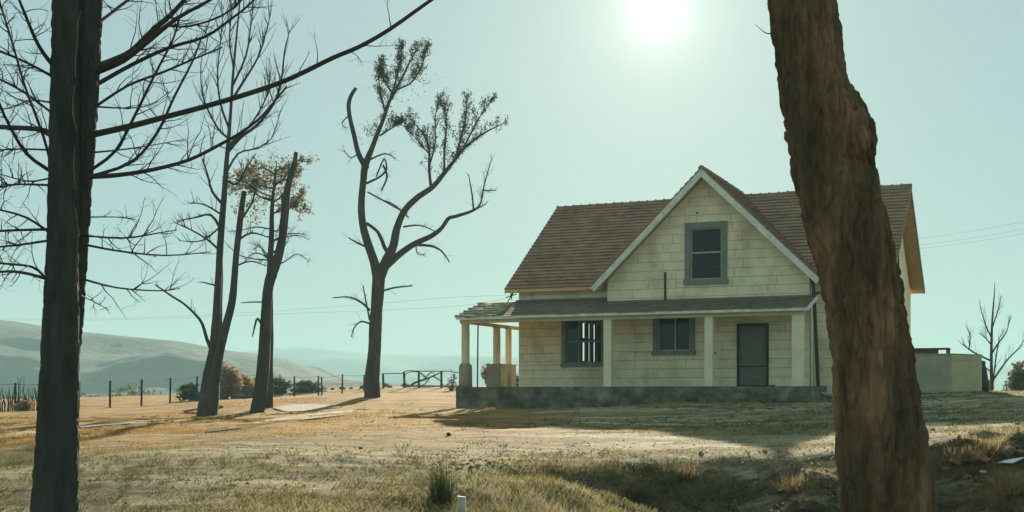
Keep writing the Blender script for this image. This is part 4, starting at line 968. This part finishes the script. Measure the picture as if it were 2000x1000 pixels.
# ------------------------------------------------------------------ fences
def fence_d(x): return float(np.interp(x, [-200, 155, 452, 669, 748], [53, 56, 72, 85, 88]))
fr0 = at(0, 800, fence_d(0)); fence = empty('wire_fence', (fr0.x, fr0.y, h1(fr0.x, fr0.y)))
tag(fence, 'long wire fence on thin dark posts along the left edge of the yard', 'fence')
tops = []
for (x, y) in ((-160, 748), (-60, 748), (30, 748), (94, 747), (155, 745), (215, 744), (277, 741), (333, 738), (385, 735), (452, 727), (529, 733), (575, 735), (622, 734), (628, 736), (669, 731), (711, 732)):
    d = fence_d(x); t = at(x, y, d); b = Vector((t.x+R.uniform(-.04, .04), d, h1(t.x, d)-.3)); tops.append((b, t))
    world_child(MB().tube([b, t], [.055, .05], 8).build('post', M['dark_steel']), fence)
for f in (.98, .62, .3):
    pts = []
    for i in range(len(tops)-1):
        a = tops[i][0].lerp(tops[i][1], f); b = tops[i+1][0].lerp(tops[i+1][1], f)
        for k in range(4): pts.append(a.lerp(b, k/4)-Vector((0, 0, .07*math.sin(math.pi*k/4))))
    pts.append(b); world_child(MB().tube(pts, [.010 if f > .9 else .006]*len(pts), 4).build('wire', M['dark_steel']), fence)
fr0 = at(748, 757, 88); rail = empty('rail_fence', (fr0.x, fr0.y, h1(fr0.x, fr0.y))); tag(rail, 'short rail fence of four leaning posts between forked tree and porch', 'fence')
for (x, y, lean) in ((748, 730, .05), (789, 726, .06), (818, 725, 0), (862, 725, .02), (900, 727, 0)):
    t = at(x, y, 88); world_child(MB().tube([Vector((t.x+lean, 88, h1(t.x, 88)-.3)), t], [.085, .075], 8).build('post', M['dark_steel']), rail)
for seg in ([(747, 730), (768, 729.5), (789, 729)], [(789, 726), (800, 724), (830, 725), (862, 725), (880, 725), (887, 727), (905, 728)], [(791, 733), (798, 727), (818, 726)]):
    p, r = smooth_path([at(x, y, 87.9) for x, y in seg], [.03]*len(seg)); world_child(MB().tube(p, r, 6).build('rail', M['rust']), rail)
p = [Vector((at(x, 0, 88).x, 88.1, h1(at(x, 0, 88).x, 88)+.12)) for x in (795, 820, 850, 890, 905)]
world_child(MB().tube(p, [.05]*5, 6).build('rail', M['dark_steel']), rail)
# screen of upright canes, far left
c0 = at(35, 800, 54); canes = empty('cane_screen', (c0.x, c0.y, h1(c0.x, c0.y))); tag(canes, 'ragged screen of upright dark canes at the left edge', 'fence')
for i in range(64):
    rr = random.Random(1500+i); x = -30+i*1.72+rr.uniform(-1, 1); d = 54+rr.uniform(-.3, .3); b = at(x, 0, d); zb = h1(b.x, d)
    hgt = rr.uniform(.75, 1.15)*(1 if x < 76 else .5)
    if 36 < x < 46 and rr.random() < .5: hgt = 1.55
    world_child(MB().tube([(b.x, d, zb-.1), (b.x+rr.uniform(-.06, .06), d, zb+hgt*.5), (b.x+rr.uniform(-.14, .14), d+rr.uniform(-.1, .1), zb+hgt)], [.022, .018, .010], 4).build('cane', M['dark_steel']), canes)
shrub('brown_bush', 'low brown bush at the foot of the cane screen', 20, 70, 793, 53, M['leaf_pale'], 700, .08, 31)

# ------------------------------------------------------------------ garden wall, bin, hutch, pipes, cables
gw = empty('garden_wall', tuple(H(13.6, .9, -.3)), -TH); tag(gw, 'low stuccoed garden wall running right from the house, light painted in at its end', 'wall')
MB().box(-.62, 1.55, 0, .22, -.6, 1.35).build('wall_panel', M['stucco_shaded'], gw)
MB().prism([(1.55, -.004, -.6), (2.47, -.004, -.6), (2.47, -.004, 1.30), (1.55, -.004, 1.35)], (0, .23, 0)).build('wall_panel', M['stucco_lit'], gw)
MB().prism([(-.62, -.02, 1.352), (1.55, -.02, 1.352), (2.49, -.02, 1.302), (2.49, -.02, 1.335), (1.55, -.02, 1.385), (-.62, -.02, 1.385)], (0, .26, 0)).build('coping', M['stucco_shaded'], gw)
MB().box(1.56, 2.46, -.012, -.0045, 1.13, 1.15).build('moulding', M['stucco_shaded'], gw)
b = H(16.0, 1.5, 0); zb = h1(b.x, b.y)
bn = empty('garden_bin', (b.x, b.y, zb)); tag(bn, 'dark green tapered bin at the end of the garden wall', 'bin')
MB().lathe((0, 0, -.03), [(.30, 0), (.27, .35), (.20, .8), (.155, .98)], 20).build('body', M['bin'], bn, True)
MB().lathe((0, 0, .955), [(.175, 0), (.175, .05), (.12, .09)], 20).build('lid', M['bin'], bn, True)
b = H(14.25, 4.0, 0); zb = h1(b.x, b.y); ht = empty('timber_hutch', (b.x, b.y, zb), -TH); tag(ht, 'low flat roofed brown timber hutch showing above the garden wall', 'hutch')
zt = at(1800, 680.5, b.y).z-zb
MB().box(-.62, .62, -.5, .5, zt-.045, zt).build('roof', M['timber'], ht)
MB().box(-.6, .2, -.45, .45, 0, zt-.05).build('body', M['timber'], ht)
for x in (.56,): MB().box(x-.035, x+.035, -.45, -.38, -.1, zt-.047).build('post', M['timber'], ht); MB().box(x-.035, x+.035, .38, .45, -.1, zt-.047).build('post', M['timber'], ht)
a = H(11.2, WV-.32, -.36); b1 = ground_at(1634, 795)
zz = h1(a.x, a.y)
dpip = MB().tube([Vector((a.x+.03, a.y-.05, max(a.z, zz+.22))), Vector((a.x+.2, a.y-.25, zz+.15)), Vector((a.x+.45, a.y-.55, h1(a.x+.45, a.y-.55)+.07)), Vector((a.x+.95, a.y-1.1, h1(a.x+.95, a.y-1.1)+.06))], [.065]*4, 10).build('drain_pipe', M['green_pipe'], origin=(a.x, a.y, zz))
tag(dpip, 'pale green drain pipe lying at the foot of the black downpipe', 'pipe')
def cable(name, label, pts, r=.0036, grp=None):
    p, ra = smooth_path(pts, [r]*len(pts), 5); tag(MB().tube(p, ra, 4).build(name, M['cable'], origin=tuple(pts[0])), label, 'cable', grp)
br = H(-.3, -.1, 3.42)
cable('power_cable', 'upper thin power cable running left from the house eave', [br, at(880, 581, 48), at(750, 592, 52), at(600, 603, 57), at(470, 611, 62), at(200, 622, 72), at(-300, 625, 95)])
cable('power_cable', 'lower thin power cable running left from the porch', [H(-.5, -.05, 3.3), at(900, 597, 48.5), at(760, 605, 52), at(600, 611, 57), at(470, 616, 62), at(200, 625, 72), at(-300, 630, 95)])
for i, (y0, y1, nm) in enumerate(((466, 433, 'top power cable right of the house roof'), (479, 447, 'middle power cable right of the house roof'), (486, 456, 'bottom power cable right of the house roof'))):
    cable('power_cable', nm, [at(1640, y0+14, 66), at(1790, y0, 64), at(1900, (y0+y1)/2+1.5, 62), at(2000, y1, 60), at(2300, y1-58, 54)])

# ------------------------------------------------------------------ small things on the ground
def rock(name, label, px, py, size, m, seed, cat='rock', group=None, flat=.6, d=None, sink=.3):
    rr = random.Random(seed); g = ground_at(px, py) if d is None else Vector(((px-1000)/F*d, d, h1((px-1000)/F*d, d)))
    s = size*g.y/F/2; bm = bmesh.new(); bmesh.ops.create_icosphere(bm, subdivisions=3, radius=1)
    pl = [(rvec(rr), rr.uniform(.6, .9)) for _ in range(7)]
    for v in bm.verts:
        n = v.co.normalized(); k = 1.0
        for q, dd in pl:
            c = n.dot(q)
            if c > .3: k = min(k, dd/c)
        k *= 1+.16*mnoise.fractal(n*2.2+Vector((seed, 0, 0)), 1, 2, 4)
        v.co = Vector((n.x*s*k, n.y*s*k*.9, n.z*s*k*flat+s*flat*(1-sink*2)))
    me = bpy.data.meshes.new(name); bm.to_mesh(me); bm.free(); me.materials.append(m)
    o = bpy.data.objects.new(name, me); COL.objects.link(o); o.location = g; o.rotation_euler = (0, 0, rr.uniform(0, 6))
    return tag(o, label, cat, group)
rock('stone', 'small dark blocky stone on the orange grass left of the house shadow', 877, 851, 11, M['dark_steel'], 1, flat=.8)
rock('stone', 'dark mound by the pale path right of the sawn off tree', 497, 806, 20, M['stone'], 2, flat=.5)
rock('stone', 'small dark stone in mid lawn below the forked tree', 704, 877, 10, M['stone'], 3)
rock('stone', 'tiny dark stone in lower left lawn', 652, 938, 7, M['stone'], 4)
rock('stone', 'dark stone on the bright strip at the right edge', 1988, 829, 13, M['stone'], 5)
rock('stone', 'small dark stone right of leaning trunk near the shadow line', 1822, 841, 10, M['stone'], 6)
rock('stone', 'tiny dark pair stone beside the small stone right of leaning trunk', 1848, 843, 8, M['stone'], 7)
rock('stone', 'small dark stone on crest of the bank', 1370, 889, 10, M['stone'], 8, flat=1.1)
rock('stone', 'low dark stone on crest of the bank nearer the leaning trunk', 1494, 884, 12, M['stone'], 9)
rock('rubble', 'orange red stone nearest the leaning trunk on the bank', 1868, 906, 34, M['red_stone'], 11)
rock('rubble', 'broad orange red stone in the middle of the right bank', 1908, 904, 52, M['red_stone'], 12)
rock('rubble', 'orange red stone under the crest of the right bank', 1930, 890, 30, M['red_stone'], 13)
rock('rubble', 'pale peach stone low on the right bank', 1862, 970, 34, M['pale_stone'], 14, d=11.6)
rock('rubble', 'pale small stone touching the leaning trunk', 1824, 958, 18, M['pale_stone'], 15, d=11.8)
rock('rubble', 'dark big boulder low on the right bank', 1955, 960, 95, M['stone'], 16, d=11.4, flat=.8)
rock('rubble', 'dark boulder under the plastic sheet at right edge', 1985, 930, 40, M['stone'], 17, d=12.4, flat=.7)
rock('rubble', 'brown stone at the bottom right corner', 1945, 985, 46, M['red_stone'], 18, d=10.8)
rock('rubble', 'dark boulder between orange stones and right edge crest', 1965, 892, 40, M['stone'], 19, flat=.6)
for i, (x, y, sz, mm, lb) in enumerate(((1848, 925, 16, 'red_stone', 'small rust stone left of the orange stones on the bank'), (1890, 935, 22, 'stone', 'grey stone below the orange stones on the bank'), (1920, 925, 14, 'pale_stone', 'tiny pale stone below the broad orange stone'), (1938, 945, 26, 'red_stone', 'rust stone under the plastic scrap'), (1900, 960, 18, 'stone', 'grey stone beside the pale peach stone'), (1990, 885, 18, 'red_stone', 'rust stone at the right edge under the crest'))):
    rock('rubble', lb, x, y, sz, M[mm], 60+i)
def brush(px, py, sc, seed, label, m):
    rr = random.Random(seed); g = ground_at(px, py); mb = MB()
    for i in range(260):
        a = rr.uniform(0, 6.28); sp = rr.random()*.30*sc; h_ = rr.uniform(.04, .22)*sc; b = Vector((rr.gauss(0, .10)*sc, rr.gauss(0, .08)*sc, -.02)); t = Vector((math.cos(a)*sp, math.sin(a)*sp, h_)); md = b+t*.5+rvec(rr)*.02; sd_ = Vector((-math.sin(a), math.cos(a), 0))*.004
        mb.add([b-sd_, b+sd_, md+sd_*.8, md-sd_*.8, b+t], [(0, 1, 2, 3), (3, 2, 4)])
    o = mb.build('dry_brush', m); o.location = g; tag(o, label, 'brush')
brush(1885, 897, 1.0, 1, 'rusty dry brush above the orange stones on the right bank', M['leaf_gold'])
brush(1935, 880, .8, 2, 'small rusty brush on the crest above the stones', M['leaf_gold'])
brush(1925, 985, 1.0, 3, 'tawny brush clump at the bottom right of the bank', M['leaf_pale'])
brush(1980, 965, 1.2, 4, 'tawny brush clump at the right edge low on the bank', M['leaf_gold'])
brush(1560, 955, 1.0, 5, 'tawny brush clump on the bank left of the leaning trunk', M['leaf_pale'])
brush(1330, 930, .9, 6, 'dry brush clump in the dark middle of the bank', M['leaf_pale'])
brush(1240, 975, .9, 7, 'dry brush clump low on the bank nearest the marker post', M['leaf_olive'])
rr = random.Random(5); g = ground_at(1972, 912); mb = MB()
mb.prism([g+Vector((-.13, 0, .04)), g+Vector((-.02, .03, .07)), g+Vector((.10, .05, .085)), g+Vector((.20, .05, .10)), g+Vector((.07, .0, .05)), g+Vector((.03, -.02, .035))], (.0, .02, -.012))
tag(mb.build('plastic_sheet', M['plastic'], origin=tuple(g)), 'crumpled white plastic scrap on the right bank', 'litter')
g = ground_at(1374, 884); tag(MB().box(-.012, .012, -.012, .012, 0, .03).build('paper_scrap', M['plastic'], origin=None), 'white scrap beside the dark stone on the bank crest', 'litter').location = g+Vector((.04, -.03, 0))
# slab pieces by the three stemmed tree
g = ground_at(372, 806); tag(MB().bar((-.28, .1, .05), (.55, .35, .20), .5, .07).build('broken_slab', M['stone']), 'dark tilted slab leaning left of the three stemmed tree foot', 'slab').location = g
g = ground_at(424, 803); tag(MB().bar((-.35, .2, .02), (.12, .0, .17), .4, .08).build('broken_slab', M['stone']), 'dark slab right of the three stemmed tree foot', 'slab').location = g
# fallen branch behind the rail fence
g0 = at(830, 757, 91); fb = empty('fallen_branch', (g0.x, 91, h1(g0.x, 91))); tag(fb, 'fallen dead branch with fine twigs behind the rail fence', 'branch')
for i, b in enumerate(([(800, 755, 5), (812, 747, 4.5), (830, 741, 4), (845, 735, 3), (862, 727, 2)], [(835, 740, 3), (826, 732, 2.5), (821, 728, 3)], [(838, 738, 3), (832, 748, 2), (824, 752, 1)], [(846, 735, 3), (858, 742, 2), (866, 752, 1)], [(828, 742, 2.5), (838, 730, 2), (846, 728, 1)])):
    rr = random.Random(60+i); p, r = pxlimb(b, 91, .3, 3); mb = MB().tube(p, r, 5); sprout(mb, p, r, rr, 9, .6, .014, .0, .1, 1, 3, .8, None, .2, 2); world_child(mb.build('limb', M['twig']), fb)
rr = random.Random(66); pts = []
for _ in range(26):
    x = rr.uniform(640, 800); X = at(x, 0, 90).x
    pts.append((X, 89+rr.uniform(-.5, 2), rr.uniform(.12, .32)))
for i, (X, Y, s) in enumerate(pts[:12]):
    rock('field_stone', 'small dark stone among others along the crest behind the rail fence', 1000+X*F/Y, 0, s*2*F/Y, M['stone'], 200+i, group='stones along the crest', d=Y)
mb = MB(); rr = random.Random(40)
for q in range(30):
    p = H(rr.uniform(PU0, PU1), PV-rr.uniform(.06, .3), 0); sc = rr.uniform(.5, 1.3); g = Vector((p.x, p.y, h1(p.x, p.y)))
    for i in range(50):
        a = rr.uniform(0, 6.28); sp = rr.random()*.16*sc; h_ = rr.uniform(.06, .24)*sc; b = g+Vector((rr.gauss(0, .06)*sc, rr.gauss(0, .04)*sc, -.02)); t = Vector((math.cos(a)*sp, math.sin(a)*sp, h_)); sd_ = Vector((-math.sin(a), math.cos(a), 0))*.006
        mb.add([b-sd_, b+sd_, b+t], [(0, 1, 2)])
tag(mb.build('plinth_weeds', M['leaf_olive']), 'straggling weeds along the foot of the porch base', 'weeds', kind='stuff')
# marker post and grass tuft
g = ground_at(902, 1004); mk = MB().prism([(-.036, -.03, -.2), (.036, -.03, -.2), (.030, -.03, .142), (-.038, -.03, .150)], (0, .06, 0)).build('marker_post', M['white_post'])
mk.location = g; tag(mk, 'short whitewashed marker post at the bottom edge', 'post')
g = ground_at(862, 985); mb = MB(); rr = random.Random(12)
for i in range(330):
    a = rr.uniform(0, 6.28); sp = rr.random()**1.4*.30; h_ = rr.uniform(.14, .50)*(1-.3*sp/.3); b = Vector((rr.gauss(0, .05), rr.gauss(0, .05), -.02)); tipv = Vector((math.cos(a)*sp, math.sin(a)*sp, h_))
    md = b+tipv*.5+Vector((0, 0, h_*.12)); sd_ = Vector((-math.sin(a), math.cos(a), 0))*.0032
    mb.add([b-sd_, b+sd_, md+sd_*.7, md-sd_*.7, b+tipv], [(0, 1, 2, 3), (3, 2, 4)])
tf = mb.build('grass_tuft', M['leaf_dark']); tf.location = g; tag(tf, 'dark wiry grass tuft beside the white marker post', 'grass tuft')

# ------------------------------------------------------------------ grass cover and litter
def grass(name, N, d0, d1, seed, hmin, hmax, wd, label, power=1.0, bank=False):
    r_ = np.random.RandomState(seed)
    Y = d0*(d1/d0)**(r_.rand(N)**power); X = (r_.rand(N)-.5)*1.25*(2000/F)*Y
    # clumping
    cl = lumps(X*1.7+9, Y*1.7)+.35*r_.randn(N); keep = cl > -.10
    if bank: keep &= (X > .2+.5*r_.randn(len(X))) & (Y < 15.5+.3*X)
    X, Y = X[keep], Y[keep]; n = len(X)
    hx = (X-HO.x)*CT-(Y-HO.y)*ST; hv = (X-HO.x)*ST+(Y-HO.y)*CT
    ok = ~((hx > PU0-.05) & (hx < L_+.1) & (hv > PV-.05) & (hv < D_+.2)); X, Y = X[ok], Y[ok]; n = len(X)
    Z = hz(X, Y)-.008; hgt = r_.uniform(hmin, hmax, n)*np.clip(.5+1.1*(lumps(X*.8+3, Y*.8)+.35), .3, 1.8); a = r_.uniform(0, 6.28, n); ln = r_.uniform(.3, 1.3, n)*hgt
    w_ = wd*np.maximum(1, Y/16)*r_.uniform(.6, 1.4, n); b = r_.uniform(0, 6.28, n)
    P = np.stack([X, Y, Z], 1); S = np.stack([np.cos(b)*w_, np.sin(b)*w_, 0*w_], 1); T = P+np.stack([np.cos(a)*ln, np.sin(a)*ln, hgt], 1)
    V = np.stack([P-S, P+S, T], 1).reshape(-1, 3)
    o = np_mesh(name, V, np.arange(len(V)).reshape(-1, 3), M['grass']); tag(o, label, 'grass', kind='stuff')
grass('dry_grass', 330000, 7.5, 60, 1, .015, .05, .004, 'short dry grass over the yard')
grass('bank_grass', 260000, 9.5, 16, 2, .025, .12, .0034, 'longer dry grass on the shaded bank', 1.0, True)
def weeds(name, n, seed, m, label):
    r_ = np.random.RandomState(seed); Y = 8*(46/8)**r_.rand(n); X = (r_.rand(n)-.5)*1.2*(2000/F)*Y
    keep = lumps(X*.55+4, Y*.55+2)+.25*r_.randn(n) > .16; X, Y = X[keep], Y[keep]; V = []
    hx = (X-HO.x)*CT-(Y-HO.y)*ST; hv = (X-HO.x)*ST+(Y-HO.y)*CT; ok = ~((hx > PU0-.2) & (hx < L_+.2) & (hv > PV-.2) & (hv < D_+.2)); X, Y = X[ok], Y[ok]
    k = 16; X = np.repeat(X, k); Y = np.repeat(Y, k); sc = np.repeat(r_.uniform(.5, 1.4, len(X)//k), k); q = len(X); a = r_.uniform(0, 6.28, q); rad = np.abs(r_.randn(q))*.05*sc
    X = X+np.cos(a)*rad; Y = Y+np.sin(a)*rad; Z = hz(X, Y)-.01; hgt = r_.uniform(.02, .075, q)*sc; ln = hgt*r_.uniform(.3, 1.6, q); b = r_.uniform(0, 6.28, q); w_ = .004*np.maximum(1, Y/14)
    P = np.stack([X, Y, Z], 1); S = np.stack([np.cos(b)*w_, np.sin(b)*w_, 0*w_], 1); T = P+np.stack([np.cos(a)*ln, np.sin(a)*ln, hgt], 1)
    V = np.stack([P-S, P+S, T], 1).reshape(-1, 3); tag(np_mesh(name, V, np.arange(len(V)).reshape(-1, 3), m), label, 'weeds', kind='stuff')
def clods(name, n, d0, d1, seed, smin, smax, m, label, bank=False):
    r_ = np.random.RandomState(seed); Y = d0*(d1/d0)**r_.rand(n); X = (r_.rand(n)-.5)*1.2*(2000/F)*Y
    if bank: X = r_.uniform(-.8, 7, n)
    hx = (X-HO.x)*CT-(Y-HO.y)*ST; hv = (X-HO.x)*ST+(Y-HO.y)*CT; ok = ~((hx > PU0-.2) & (hx < L_+.2) & (hv > PV-.2) & (hv < D_+.2)); X, Y = X[ok], Y[ok]; n = len(X)
    s = np.exp(r_.uniform(np.log(smin), np.log(smax), n)); P = np.stack([X, Y, hz(X, Y)+s*.15], 1)
    O = np.array([(1, 0, 0), (0, 1, 0), (-1, 0, 0), (0, -1, 0), (.2, .1, .7), (0, 0, -.6)], float)
    a = r_.uniform(0, 6.28, n); c, q = np.cos(a), np.sin(a); V = O[None]*s[:, None, None]*r_.uniform(.55, 1.3, (n, 6, 1))
    V = np.stack([V[..., 0]*c[:, None]-V[..., 1]*q[:, None], V[..., 0]*q[:, None]+V[..., 1]*c[:, None], V[..., 2]], -1)+P[:, None, :]
    T = np.array([(0, 1, 4), (1, 2, 4), (2, 3, 4), (3, 0, 4), (1, 0, 5), (2, 1, 5), (3, 2, 5), (0, 3, 5)])
    Fc = (T[None]+(np.arange(n)*6)[:, None, None]).reshape(-1, 3)
    tag(np_mesh(name, V.reshape(-1, 3), Fc, m), label, 'clods', kind='stuff')
clods('earth_clods', 9000, 8, 45, 31, .004, .018, M['ground'], 'small clods of earth over the yard')
clods('bank_clods', 1500, 10.2, 14.6, 32, .008, .04, M['stone'], 'stones and clods broken out of the bank', True)
weeds('dark_weeds', 9000, 21, M['leaf_olive'], 'low dark weeds dotted over the yard')
# pale fallen leaves scattered on the bank
r_ = np.random.RandomState(8); n = 5200; Y = r_.uniform(9.5, 15.6, n); X = r_.uniform(-1.2, 7, n); Z = hz(X, Y)+r_.uniform(.01, .07, n)
a = r_.uniform(0, 6.28, n); s = r_.uniform(.010, .028, n); tl = r_.uniform(-.7, .7, n)
U_ = np.stack([np.cos(a)*s, np.sin(a)*s, tl*s], 1); W_ = np.stack([-np.sin(a)*s*.5, np.cos(a)*s*.5, r_.uniform(-.5, .5, n)*s], 1); P = np.stack([X, Y, Z], 1)
tag(np_mesh('leaf_litter', np.stack([P-U_, P+W_, P+U_, P-W_], 1).reshape(-1, 3), np.arange(n*4).reshape(-1, 4), M['leaf_pale']), 'pale fallen leaves scattered on the bank', 'leaves', kind='stuff')

# ------------------------------------------------------------------ haze: one closed box of even air round everything
hb = MB().box(-7000, 7000, -400, 9500, -14, 100)
hm = bpy.data.materials.new('haze'); hm.use_nodes = True; t = hm.node_tree; t.nodes.remove(t.nodes['Principled BSDF'])
pv = t.nodes.new('ShaderNodeVolumePrincipled'); pv.inputs['Color'].default_value = (.41, .665, .72, 1); pv.inputs['Density'].default_value = .00072; pv.inputs['Anisotropy'].default_value = 0.0
t.links.new(pv.outputs[0], t.nodes['Material Output'].inputs['Volume'])
tag(hb.build('haze', hm), 'pale teal haze in the valley air', 'haze', kind='stuff')
